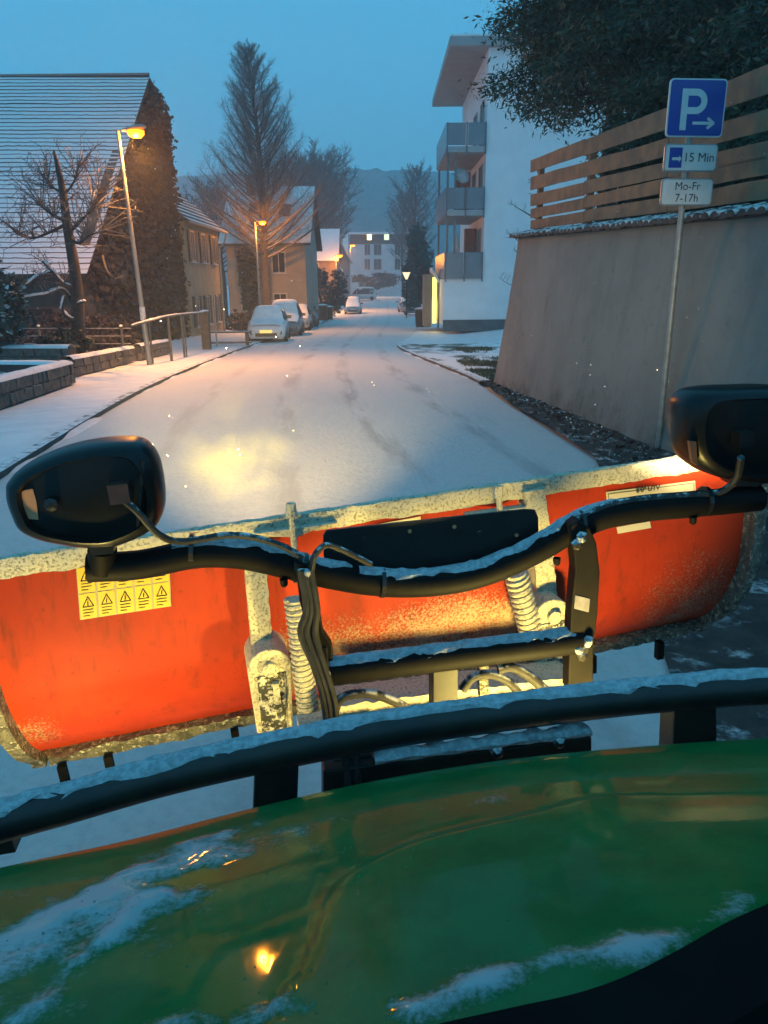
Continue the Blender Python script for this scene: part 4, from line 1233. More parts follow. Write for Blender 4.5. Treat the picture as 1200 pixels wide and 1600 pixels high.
# ------------------------------------------------------------------ left front gardens
def stone_wall(name, label, pts, h, thick, seed, cap=True):
    """dry-laid low wall: separate stones facing the street, snow on top. pts = polyline of (x, y) on the ground"""
    rnd = random.Random(seed)
    P = [V((x, y, zr(y) + .1)) for x, y in pts]
    t = thing(name, label, 'wall', P[0])
    core = MB(); snow = MB()
    for a, b in zip(P, P[1:]):
        d = (b - a); L = d.length; d = d / L; dh = V((d.x, d.y, 0)).normalized(); n = V((dh.y, -dh.x, 0))
        core.prism([a - n * .04, b - n * .04, b - n * thick, a - n * thick], (0, 0, h - .03))
        rows = max(2, int(h / .17)); rh = (h - .02) / rows
        for r in range(rows):
            s = -.02 + (r % 2) * .1
            while s < L - .05:
                w = min(rnd.uniform(.18, .42), L - s)
                c = a + d * (s + w / 2) + V((0, 0, rh * (r + .5) - .01)) - n * (.045 + rnd.uniform(-.015, .015))
                sz = (w - .022, .10, rh - .02)
                mb = MB().box(c, sz, (d, n, V((0, 0, 1))))
                for v in mb.v: v += V((rnd.uniform(-.012, .012), rnd.uniform(-.012, .012), rnd.uniform(-.01, .01)))
                mb.build('stone', M_stone, t, bevel=0)
                s += w
        N = max(4, int(L / .25))
        snow.grid(lambda u, v: tuple(a + d * L * u - n * (-.015 + (thick + .03) * v) + V((0, 0, h - .025 + (.055 + .02 * noise.noise(V((u * L * 2, v, seed)))) * math.sin(PI * min(max(v, .0), 1)) ** .35 if 0 < v < 1 else h - .03))) if 0 < v < 1 else tuple(a + d * L * u - n * (-.015 + (thick + .03) * v) + V((0, 0, h - .04))), N, 8)
    core.build('core', pm('mortar', (.05, .047, .04), (.035, .033, .03), 8, .9), t)
    if cap: snow.build('snow_cap', M_snow, t, True, sharp=80)
    return t
def gp(px, py):
    p = ground_at(px, py); return (p.x, p.y)
# raised bed in front: outer wall turning a corner
cA = gp(119, 606); cB = gp(-60, 672)
stone_wall('bed_wall', 'low stone wall of the raised bed at the left edge', [cB, cA, (cA[0] - 3.2, cA[1] + .75)], .42, .28, 41)
g = MB().grid(lambda u, v: (cA[0] - .25 - 3.5 * u, cA[1] + .35 - 4.5 * v * u + .6 * u, zr(cA[1]) + .30 + .1 * fbm((u * 9, v * 9, 0), 3)), 20, 20)
tag(g.build('bed_soil', pm('bed_soil_snow', SNOW, (.10, .10, .09), 3, .9, lo=.5, hi=.62, bump=.5)), kind='structure')
ROCKS = ['largest pale rock in the raised bed at the left edge', 'small rock right of the largest one in the raised bed', 'flat rock nearest the corner of the raised bed']
for k, (u, v, rr_) in enumerate(((.62, .25, .20), (.42, .35, .12), (.2, .2, .10))):
    p = V((cA[0] - .6 - 2.6 * u, cA[1] + .25 - 3.2 * v * u + .3 * u, zr(cA[1]) + .38))
    r = rr_
    mb = MB().lathe(p - V((0, 0, r * .6)), [(r * .7, 0), (r, r * .5), (r * .75, r), (r * .2, r * 1.2)], 8)
    for q in mb.v: q += V([random.uniform(-.2, .2) * r for _ in range(3)])
    o = mb.build('rock', pm('rock_snow', (.12, .12, .115), (.08, .08, .08), 7, .9, snow=.8, snow_scale=9), None, True)
    tag(o, ROCKS[k], 'rock', 'rocks in the raised bed')
b1, b2, b3 = gp(122, 596), gp(213, 570), gp(214, 571)
d1 = gp(-120, 606)
stone_wall('garden_wall', 'low stone garden wall between the raised bed and the lamp post', [(b1[0] - .1, b1[1] + .1), (b2[0], b2[1])], .40, .3, 42)
stone_wall('garden_wall', 'higher stone garden wall behind the raised bed', [(b1[0] - 6.5, b1[1] + 1.6), (b1[0] - .35, b1[1] + .55)], .62, .3, 43)
e1, e2 = gp(222, 568), gp(268, 556)
stone_wall('garden_wall', 'short stone wall under the handrail just beyond the lamp post', [(e1[0], e1[1]), (e2[0], e2[1])], .42, .25, 44)

M_rail_g = pm('rail_grey', (.10, .09, .08), (.07, .065, .055), 9, .7, snow=.5, snow_scale=20)
def handrail():
    p = [aty(205, 509, 19.4), aty(262, 494, 21.6), aty(318, 488, 26.5)]
    t = thing('handrail', 'metal handrail with snow on it behind the nearest lamp post', 'railing', (p[1].x, p[1].y, zr(21)))
    MB().tube(p, .026, 8).build('rail', M_rail_g, t, True)
    MB().snowcap(catmull(p, 10), .027, .012, 60).build('snow', M_snow, t, True)
    for px, y, r in ((232, 20.4, .03), (262, 21.6, .04), (284, 23.2, .035), (288, 23.5, .02)):
        x = p[0].lerp(p[1], (y - 19.4) / 2.2).x if y < 21.7 else p[1].lerp(p[2], (y - 21.6) / 4.9).x
        zt = p[0].lerp(p[1], (y - 19.4) / 2.2).z if y < 21.7 else p[1].lerp(p[2], (y - 21.6) / 4.9).z
        MB().tube([(x, y, zr(y)), (x, y, zt)], r, 8).build('post', M_rail_g, t)
handrail()
def wood_post(px, pyt, y, r, label):
    c = aty(px, pyt, y); t = thing('gate_post', label, 'post', (c.x, y, zr(y)))
    MB().box((c.x, y, (zr(y) + c.z) / 2), (r * 2, r * 2, c.z - zr(y))).build('shaft', pm('post_wood', (.09, .075, .055), (.06, .05, .04), 6, .85), t)
    MB().grid(lambda u, v: (c.x + (u - .5) * r * 2.1, y + (v - .5) * r * 2.1, c.z + .05 * (math.sin(PI * u) * math.sin(PI * v)) ** .4 - .005), 6, 6).build('snow_cap', M_snow, t, True)
wood_post(319, 486, 27.5, .14, 'thick wooden gate post at the end of the handrail')
c = aty(333, 440, 29.5)
t = thing('marker_pole', 'thin leaning metal pole in front of the beige house', 'pole', (aty(338, 530, 29.5).x, 29.5, zr(29.5)))
MB().tube([(aty(338, 530, 29.5).x, 29.5, zr(29.5)), (c.x, 29.5, c.z)], .03, 8).build('pole', M_galv, t)
c = aty(345, 508, 29.0)
t = thing('garden_bench', 'plain low board bench with snow beyond the gate post', 'bench', (c.x, 30.2, zr(30)))
for dz in (.45, .05): MB().b2((c.x - .9, 30.0, zr(30) + .1 + dz), (c.x + .9, 30.35, zr(30) + .16 + dz)).build('board', M_rail_g, t)
for s in (-1, 1): MB().b2((c.x + s * .75 - .05, 30.05, zr(30)), (c.x + s * .75 + .05, 30.3, zr(30) + .55)).build('leg', M_rail_g, t)

def wire_fence():
    a, b = aty(-60, 520, 20.8), aty(205, 515, 21.4)
    t = thing('wire_fence', 'thin wire fence on posts in front of the barn openings', 'fence', (b.x, b.y, zr(21)))
    for px in (60, 125, 189):
        q = aty(px, 510, 21.2); MB().tube([(q.x, 21.2, zr(21) + .1), (q.x, 21.2, q.z)], .035, 7).build('post', M_rail_g, t)
        MB().lathe((q.x, 21.2, q.z), [(.05, 0), (.04, .04), (.01, .05)], 8).build('snow_cap', M_snow, t)
    for k in range(4):
        p = [aty(px, 513 + 12 * k, 21.2) for px in range(-40, 206, 35)]
        MB().tube(p, .010, 4).build('wire', M_galv, t)
    return t
wire_fence()

# pruned fruit tree with snow on its limbs
def pruned_tree():
    y = 19.0
    base = aty(118, 535, y); base.z = zr(y) + .1
    t = thing('fruit_tree', 'pruned old fruit tree with snow on its limbs before the tiled roof', 'tree', base)
    path = catmull([base, aty(121, 480, y), aty(116, 420, y), aty(106, 360, y), aty(98, 300, y), aty(90, 260, y), aty(84, 235, y)], 5)
    n = len(path)
    MB().tube(path, [.012 + .17 * (1 - i / n) ** .8 for i in range(n)], 9).build('trunk', M_bark, t, True)
    br = MB(); tw = MB(); sn = MB(); rnd = random.Random(9)
    def limb(pts, r0, ntw, tl, snow=True):
        P = catmull([aty(px, py, yy) for px, py, yy in pts], 6); k = len(P)
        br.tube(P, [r0 * (1 - .7 * i / k) for i in range(k)], 7)
        if snow: sn.snowcap(P, r0 * .62, .03, 70, 6, .6)
        for j in range(ntw):
            i = rnd.randrange(k // 4, k - 1)
            q = P[i]; d = (P[i + 1] - P[i]).normalized()
            for s in range(2):
                dd = (d * .4 + V((rnd.gauss(0, .7), rnd.gauss(0, .5), rnd.gauss(.5, .5)))).normalized()
                e = q + dd * tl * rnd.uniform(.4, 1.1)
                e2 = e + (dd + V((rnd.gauss(0, .5), rnd.gauss(0, .5), rnd.gauss(.1, .4)))).normalized() * tl * rnd.uniform(.3, .7)
                tw.tube([q, e, e2], [.014, .009, .004], 3, False)
                for z in range(3):
                    m_ = e.lerp(e2, rnd.random()); tw.tube([m_, m_ + V((rnd.gauss(0, .5), rnd.gauss(0, .4), rnd.gauss(.1, .5))).normalized() * tl * .4], [.007, .003], 3, False)
    limb([(116, 450, y), (98, 444, y - .3), (82, 425, y - .5), (66, 408, y - .6)], .075, 10, .5)
    limb([(82, 425, y - .5), (60, 432, y - .7), (42, 444, y - .9), (28, 450, y - 1)], .055, 8, .4)
    limb([(112, 470, y), (96, 452, y - .2), (70, 460, y - .7), (34, 466, y - 1)], .05, 6, .35)
    limb([(118, 500, y), (108, 497, y - .3), (98, 485, y - .4), (102, 462, y - .4)], .06, 0, .3)
    limb([(119, 478, y), (126, 473, y - .2), (133, 472, y - .3)], .05, 0, .3)
    limb([(104, 345, y), (90, 340, y), (74, 330, y - .2), (60, 318, y - .3)], .05, 16, .75, False)
    limb([(106, 365, y), (126, 345, y), (146, 325, y + .2), (160, 300, y + .3)], .05, 22, .8, False)
    limb([(107, 372, y), (124, 380, y - .1), (140, 368, y - .2), (165, 360, y - .2)], .045, 20, .75, False)
    limb([(104, 350, y), (80, 362, y), (50, 372, y), (20, 362, y)], .045, 22, .7, False)
    limb([(98, 300, y), (88, 296, y), (76, 288, y), (68, 272, y)], .035, 14, .6, False)
    limb([(99, 305, y), (112, 290, y), (120, 272, y), (122, 255, y)], .03, 12, .55, False)
    limb([(160, 400, y + .6), (168, 425, y), (184, 440, y - .2), (198, 447, y - .3)], .035, 4, .4, False)
    c = br.build('limbs', M_bark, t, True)
    tag(tw.build('twigs', M_twig, c), kind='stuff')
    sn.build('snow', M_snow, c, True)
pruned_tree()
c = aty(12, 490, 17.5)
bush('rhododendron', 'snow-dusted evergreen shrub at the left edge below the eave', (c.x - .2, 17.5, c.z + .1), .85, .8, 1.15, 2200, .17, M_ever_s, 51)
c = aty(104, 545, 18.6)
bush('ivy_mound', 'dark low shrub at the foot of the pruned fruit tree', (c.x, 18.6, c.z + .15), .75, .6, .42, 1600, .10, M_ever, 52)
c = aty(40, 520, 22.6)
bush('garden_hedge', 'dark overgrown hedge behind the wire fence', (c.x - .4, 22.8, c.z - .1), 3.4, .6, .8, 3600, .14, M_rust, 53, 'hedge')
c = aty(150, 520, 23)
bush('garden_hedge', 'dark scrub between the pruned tree and the ivy gable', (c.x, 23, c.z - .1), 1.5, .6, .75, 2000, .14, M_rust, 54, 'hedge')
# grass tufts on the verge
gr = MB(); rnd = random.Random(77)
GC = [V((*gp(738, 548), 0)), V((*gp(765, 572), 0)), V((*gp(748, 590), 0))]
for k in range(26000):
    y = rnd.uniform(14.6, 27); x = rnd.uniform(rk_x(y) + .25, 4.6)
    gd = min(math.hypot((x - q.x) / .62, (y - q.y) / 1.7) for q in GC)
    if gd > 1.0 + .8 * noise.noise(V((x * 1.6, y * .9, 3))) + .5 * noise.noise(V((x * 5, y * 3, 8))): continue
    p = V((x, y, zr(y) + .05)); d = V((rnd.gauss(0, .5), rnd.gauss(0, .5), 1)).normalized() * rnd.uniform(.04, .12); s = V((rnd.gauss(0, 1), rnd.gauss(0, 1), 0)).normalized() * .012
    i = len(gr.v); gr.v += [p - s, p + s, p + d]; gr.f.append((i, i + 1, i + 2))
tag(gr.build('grass', pm('grass_blade', (.05, .07, .035), (.08, .085, .05), 3, .9)), 'tufts of grass showing through the snow at the wall end', kind='stuff')
# leaf litter and stones at the wall foot
lt = MB()
for k in range(1400):
    y = 4 + 11 * rnd.random(); x0, x1 = lerp_tab(GUT, y), WALLX(y)
    x = x0 + (x1 - x0) * rnd.random() ** .7
    p = V((x, y, zr(y) + .075)); r = rnd.uniform(.012, .045)
    a = V((rnd.gauss(0, 1), rnd.gauss(0, 1), rnd.gauss(0, .4))).normalized() * r; b = V((-a.y, a.x, rnd.gauss(0, .02)))
    lt.quad(p - a, p - b * .6, p + a + V((0, 0, .015)), p + b * .6)
tag(lt.build('leaf_litter', pm('dead_leaf', (.045, .035, .025), (.08, .07, .06), 9, .9, snow=.2, snow_scale=14)), 'dead leaves lying along the foot of the grey wall', kind='stuff')

# ------------------------------------------------------------------ vehicle frame
def vframe(yaw, roll):
    a, r = math.radians(yaw), math.radians(roll)
    f = V((-math.sin(a), math.cos(a), 0)); rt = V((math.cos(a), math.sin(a), 0)); up = V((0, 0, 1))
    return rt * math.cos(r) + up * math.sin(r), f, up * math.cos(r) - rt * math.sin(r)
VR, VF, VU = vframe(9, 4)
VA = (VR, VF, VU)
def L(px, py, d): return on(px, py, VF * d, VF)
BRT, BF, BUP = vframe(14, 4)
BA = (BRT, BF, BUP)
BC = aty(632, 784, 1.79)
def Bp(u, v, w): return BC + BRT * u + BUP * v + BF * w
def Bpx(px, py, w):
    p = on(px, py, BC + BF * w, BF); q = p - BC
    return p, q.dot(BRT), q.dot(BUP)
PROF = [(.0, .0), (-.10, -.004), (-.22, -.01), (-.34, .0), (-.44, .04), (-.52, .095), (-.58, .16), (-.62, .22)]
def pw(v):
    return lerp_tab([(-a, b) for a, b in PROF], -v)
def prof_w(v): return (pw(v - .02) + pw(v) * 2 + pw(v + .02)) / 4

ROOT = thing('snow_plow', 'red snow plow with light bar mounted in front of the green vehicle', 'snow plow', (0.1, 1.75, zr(1.7)))
UL, URr = -1.02, 1.00
def plow_blade():
    NU, NV = 150, 46
    frost = []
    def fn(a, b):
        u = UL + (URr - UL) * a; v = -.62 * b
        fr = -.27
        low = max(0, (-v - .36) / .26)
        fr += .18 * low
        fr += .66 * math.exp(-((u - .88) / .26) ** 2 - ((v + .40) / .24) ** 2)          # right end, caked
        fr += .55 * math.exp(-((u + .98) / .12) ** 2 - ((v + .46) / .10) ** 2)          # left end
        if -.36 < u < .30: fr += .74 * math.exp(-((v + .38) / .17) ** 2)                # middle section, spray frozen on
        fr += .28 * math.exp(-((u - .42) / .2) ** 2 - ((v + .44) / .14) ** 2)
        fr += .20 * math.exp(-((u + .45) / .18) ** 2 - ((v + .42) / .12) ** 2)
        fr += .22 * fbm((u * 5, v * 5, 3), 4)
        frost.append(fr)
        return Bp(u, v, prof_w(v) + .003 * noise.noise(V((u * 3, v * 4, 0))))
    g = MB().grid(fn, NU, NV)
    mt = attr_mat('plow_red', (.42, .038, .010), (.34, .027, .008), 2.5, (.46, .33, .22), .62, .85, brk=150, bump=.6, bd=.003, edge=.20, grime=(.17, .024, .010), spread=1.9, drops=.12)
    mt.node_tree.nodes['Principled BSDF'].inputs['Specular IOR Level'].default_value = .2
    o = g.build('moldboard', mt, ROOT, True, attr={'frost': frost})
    md = o.modifiers.new('thickness', 'SOLIDIFY'); md.thickness = .008
    # stepped reinforcing rails behind the blade
    def rail(name, u0, u1, v0, v1, dep, mat, n=60, amp=.006, seed=0.0, wfun=prof_w, tw=.03):
        rings = []
        for i in range(n + 1):
            u = u0 + (u1 - u0) * i / n
            j = lambda k: amp * noise.noise(V((u * 22, k * 3.7, seed))) + amp * .7 * noise.noise(V((u * 60, k * 5.1, seed + 4)))
            rings.append([Bp(u, v0 + j(1), wfun(v0) - dep + j(2)), Bp(u, v0 + j(3) + .002, wfun(v0) + tw), Bp(u, v1 + j(4), wfun(v1) + min(.02, tw + .012)), Bp(u, v1 + j(5), wfun(v1) - dep + j(6)), Bp(u, (v0 + v1) / 2 + j(7), wfun(v1) - dep * 1.08 + j(8))])
        return MB().loft(rings).build(name, mat, ROOT, True, sharp=35)
    tr = rail('top_rail', UL - .02, URr + .01, .020, -.025, .040, M_dirty, 180, .004, tw=-.026)
    MB().grid(lambda a, b: Bp(UL + (URr - UL) * a, .018 + .005 * math.sin(PI * b) ** .5 * (1 + .9 * noise.noise(V((a * 60, b * 2, 0)))), prof_w(0) - .041 + .016 * b), 200, 6).build('snow', M_dirty, tr, True, sharp=80)
    rail('cutting_edge', UL + .02, URr - .02, -.615, -.665, .02, M_dirty2, 120, .006, 3)
    rail('lower_rail', UL + .03, URr - .03, -.585, -.620, .045, M_dirty2, 120, .010, 6)
    for u in (-.965, -.845, -.50, .06, .35, .62, .86):
        MB().box(Bp(u, -.685, prof_w(-.6) - .01), (.022, .022, .06), BA).build('plow_bolt', M_black, ROOT)
    # curved end plates
    for u0, u1, mt in ((UL - .012, UL + .022, M_dirty2), (URr - .022, URr + .012, M_dirty2)):
        n = 26; rings = []
        for i in range(n + 1):
            v = .0 - .64 * i / n; w = prof_w(v)
            e = .006 * noise.noise(V((v * 30, u0, 0)))
            rings.append([Bp(u0, v, w - .055 + e), Bp(u1, v, w - .055 - e), Bp(u1, v, w + .05), Bp(u0, v, w + .05)])
        MB().loft(rings).build('end_plate', mt, ROOT, True, sharp=50)
    # vertical ribs
    def rib(pa, pb, wid, name='rib', dep=.06, mat=M_dirty, amp=.004):
        _, u0, v0 = Bpx(*pa, -.05); _, u1, v1 = Bpx(*pb, -.05)
        n = 40; rings = []
        for i in range(n + 1):
            f = i / n; u = u0 + (u1 - u0) * f; v = v0 + (v1 - v0) * f; w = prof_w(v)
            j = lambda k: amp * noise.noise(V((v * 55, k * 3.3, u0)))
            rings.append([Bp(u - wid / 2 + j(1), v, w - dep + j(2)), Bp(u + wid / 2 + j(3), v, w - dep + j(4)), Bp(u + wid / 2, v, w + .01), Bp(u - wid / 2, v, w + .01)])
        return MB().loft(rings).build(name, mat, ROOT, True, sharp=40)
    rib((397, 868), (414, 1060), .05)
    rib((833, 765), (858, 985), .055)
    rib((150, 905), (170, 905), .001) if False else None
    # clevis housings at the rib feet
    def clevis(c_px, top_py, bot_py, wid_px):
        cx, cy = c_px
        p, u, v1 = Bpx(cx, top_py, -.12); _, u2, v2 = Bpx(cx + 14, bot_py, -.12); q, ue, _ = Bpx(cx + wid_px, top_py, -.12)
        hw = (ue - u) / 2
        outl = []
        for i in range(13):
            a = PI * i / 12
            outl.append((u + hw * math.cos(a), v1 - hw + hw * math.sin(a)))
        outl += [(u2 - hw * .82, v2), (u2 + hw * .82, v2)]
        o = MB().prism([Bp(a, b, -.125) for a, b in outl], BF * .12).build('clevis', M_dirty, ROOT, bevel=.004)
        inn = [(u2 - hw * .6, v2 + .02), (u2 + hw * .55, v2 + .02), (u + hw * .62, v1 - hw * 1.25), (u - hw * .62, v1 - hw * 1.25)]
        MB().prism([Bp(a, b, -.126) for a, b in inn], -BF * .004).build('recess_plate', pm('clevis_dark', (.03, .03, .025), (.05, .05, .04), 30, .8, dust=.42, snow_scale=24, snow_c=(.6, .58, .5)), o)
        MB().box(Bp(u + .008, (v1 + v2) / 2 + .01, -.137), (.014, .02, .055), BA).build('pin', M_dirty, o)
        MB().lathe(Bp(u, v1 - hw * .9, -.128), [(.018, 0), (.018, .012), (.008, .014)], 10, -BF).build('nut', M_dirty, o)
    clevis((417, 0), 1014, 1150, 70)
    clevis((862, 0), 936, 1085, 56)
    # trip springs
    def spring(pa, pb, r, turns, wdep):
        a, _, _ = Bpx(*pa, wdep); b, _, _ = Bpx(*pb, wdep)
        ax = (b - a); Lg = ax.length; ax = ax / Lg; s1 = ax.orthogonal().normalized(); s2 = ax.cross(s1)
        n = turns * 12
        path = [a + ax * Lg * i / n + (s1 * math.cos(2 * PI * i / 12) + s2 * math.sin(2 * PI * i / 12)) * r for i in range(n + 1)]
        o = MB().tube(path, Lg / turns * .36, 5).build('trip_spring', M_dirty, ROOT, True)
        core = []
        for i in range(60):
            f = i / 59; core.append(a + ax * Lg * f)
        MB().tube(core, [r * .93 + .002 * noise.noise(V((i * .7, 0, 0))) for i in range(60)], 14).build('caked_snow', M_dirty, o, True)
    spring((461, 936), (486, 1150), .0225, 26, -.14)
    spring((806, 896), (852, 1075), .027, 22, -.11)
    # eye bolts and rods on the top rail
    for (px, p1, p2) in ((455, 796, 880), (778, 768, 830)):
        a, _, _ = Bpx(px, p1 + 2, -.075); b, _, _ = Bpx(px + 7, p2, -.08)
        o = MB().tube([a, b], .0075, 8).build('eye_bolt', M_dirty, ROOT)
        MB().tube([a + V((0, 0, -.012)), a + V((0, 0, .018))], [.014, .011], 8).build('nut', M_dirty, o, True)
        c, u, v = Bpx(px + 8, p1 + 30, -.06)
        MB().prism([Bp(u - .10, v + .004, -.062), Bp(u + .10, v + .0, -.062), Bp(u + .06, v - .004, -.062), Bp(u, v - .022, -.062), Bp(u - .05, v - .012, -.062)], BF * .03).build('bracket', M_dirty, ROOT, bevel=.004)
    # quadrant beam, bottom framework
    for (pa, pb, hh, w, mt) in (((520, 1108), (890, 1062), .05, -.20, M_dirty), ((470, 1150), (900, 1092), .035, -.26, M_dirty), ((520, 1082), (880, 1038), .02, -.14, M_dirty2)):
        a, _, _ = Bpx(*pa, w); b, _, _ = Bpx(*pb, w); d = (b - a).normalized()
        n = 40; rings = []
        for i in range(n + 1):
            p = a.lerp(b, i / n); j = lambda k: .005 * noise.noise(V((i * .9, k * 3, w)))
            rings.append([p + BUP * (hh / 2 + j(1)) - BF * (.03 + j(2)), p + BUP * (hh / 2 + j(3)) + BF * .06, p - BUP * hh / 2 + BF * .06, p - BUP * (hh / 2 + j(4)) - BF * (.03 + j(5))])
        MB().loft(rings).build('quadrant_beam', mt, ROOT, True, sharp=40)
    # decals: sheet of warning pictograms, white model plates
    def decal(p0, p1, p3, name, mat, off=.0085, parent=ROOT, th=.0012):
        """flat sticker on the curved blade; p0 upper-left, p1 upper-right, p3 lower-left in blade u,v"""
        def fn(a, b):
            u = p0[0] + (p1[0] - p0[0]) * a + (p3[0] - p0[0]) * b; v = p0[1] + (p1[1] - p0[1]) * a + (p3[1] - p0[1]) * b
            return Bp(u, v, prof_w(v) - .005 - off)
        return MB().grid(fn, 6, 10).build(name, mat, parent, True)
    def uv(px, py): return Bpx(px, py, -.01)[1:]
    P0, P1, P3 = uv(119, 886), uv(264, 866), uv(126, 966)
    M_y = pm('warning_yellow', (.72, .50, .03), (.66, .45, .03), 6, .5)
    M_ln = pm('warning_grey', (.45, .38, .20), (.4, .33, .2), 6, .6)
    M_kk = pm('print_black', (.03, .025, .02), (.04, .03, .02), 6, .6)
    o = decal(P0, P1, P3, 'warning_sheet', M_ln)
    def cell(a, b): return (P0[0] + (P1[0] - P0[0]) * a + (P3[0] - P0[0]) * b, P0[1] + (P1[1] - P0[1]) * a + (P3[1] - P0[1]) * b)
    for i in range(5):
        for j in range(2):
            g = .012
            a0, a1, b0, b1 = i / 5 + g, (i + 1) / 5 - g, j / 2 + g, (j + 1) / 2 - g
            decal(cell(a0, b0), cell(a1, b0), cell(a0, b1), 'warning_label', M_y, .0098, o)
            am = (a0 + a1) / 2; bm = b0 + (b1 - b0) * .12; bq = b0 + (b1 - b0) * .52
            tri = MB()
            for (s, e) in (((am, bm), (a0 + .03, bq)), ((am, bm), (a1 - .03, bq)), ((a0 + .03, bq), (a1 - .03, bq))):
                pa, pb = Bp(*cell(*s), prof_w(cell(*s)[1]) - .0158), Bp(*cell(*e), prof_w(cell(*e)[1]) - .0158)
                tri.tube([pa, pb], .0011, 4)
            for q in range(3):
                s, e = (a0 + .03, bq + (b1 - bq) * (.25 + .25 * q)), (a0 + .03 + (.11 if q < 2 else .07), bq + (b1 - bq) * (.25 + .25 * q))
                tri.tube([Bp(*cell(*s), prof_w(cell(*s)[1]) - .0158), Bp(*cell(*e), prof_w(cell(*e)[1]) - .0158)], .0009, 4)
            pa = Bp(*cell(am, bm + (bq - bm) * .4), prof_w(-.2) - .0158); tri.tube([pa, Bp(*cell(am, bm + (bq - bm) * .8), prof_w(-.2) - .0158)], .0012, 4)
            tri.build('pictogram', M_kk, o)
    M_dw = pm('decal_white', (.66, .58, .42), (.6, .53, .4), 6, .5)
    a, b, c = uv(945, 768), uv(1084, 750), uv(948, 808)
    o = decal(a, b, c, 'model_plate', M_dw)
    e = MB(); ring = [(.02, .08), (.98, .08), (.98, .92), (.02, .92), (.02, .08)]
    def rel(s): return Bp(a[0] + (b[0] - a[0]) * s[0] + (c[0] - a[0]) * s[1], a[1] + (b[1] - a[1]) * s[0] + (c[1] - a[1]) * s[1], prof_w(a[1]) - .0155)
    for s, q in zip(ring, ring[1:]): e.tube([rel(s), rel(q)], .0008, 4)
    e.build('plate_border', M_kk, o)
    ctr = on(1012, 764, Bp(0, 0, prof_w(-.05) - .0155), BF)
    text_mesh("6'0\" UTV", .019, M_kk, o, 'lettering', ctr, rel((1, 0)) - rel((0, 0)), BUP, bold=.0006, off=.002)
    decal(uv(960, 822), uv(1012, 813), uv(962, 832), 'model_plate', M_dw)
    decal(uv(590, 818), uv(656, 806), uv(591, 828), 'model_plate', M_dw)
plow_blade()

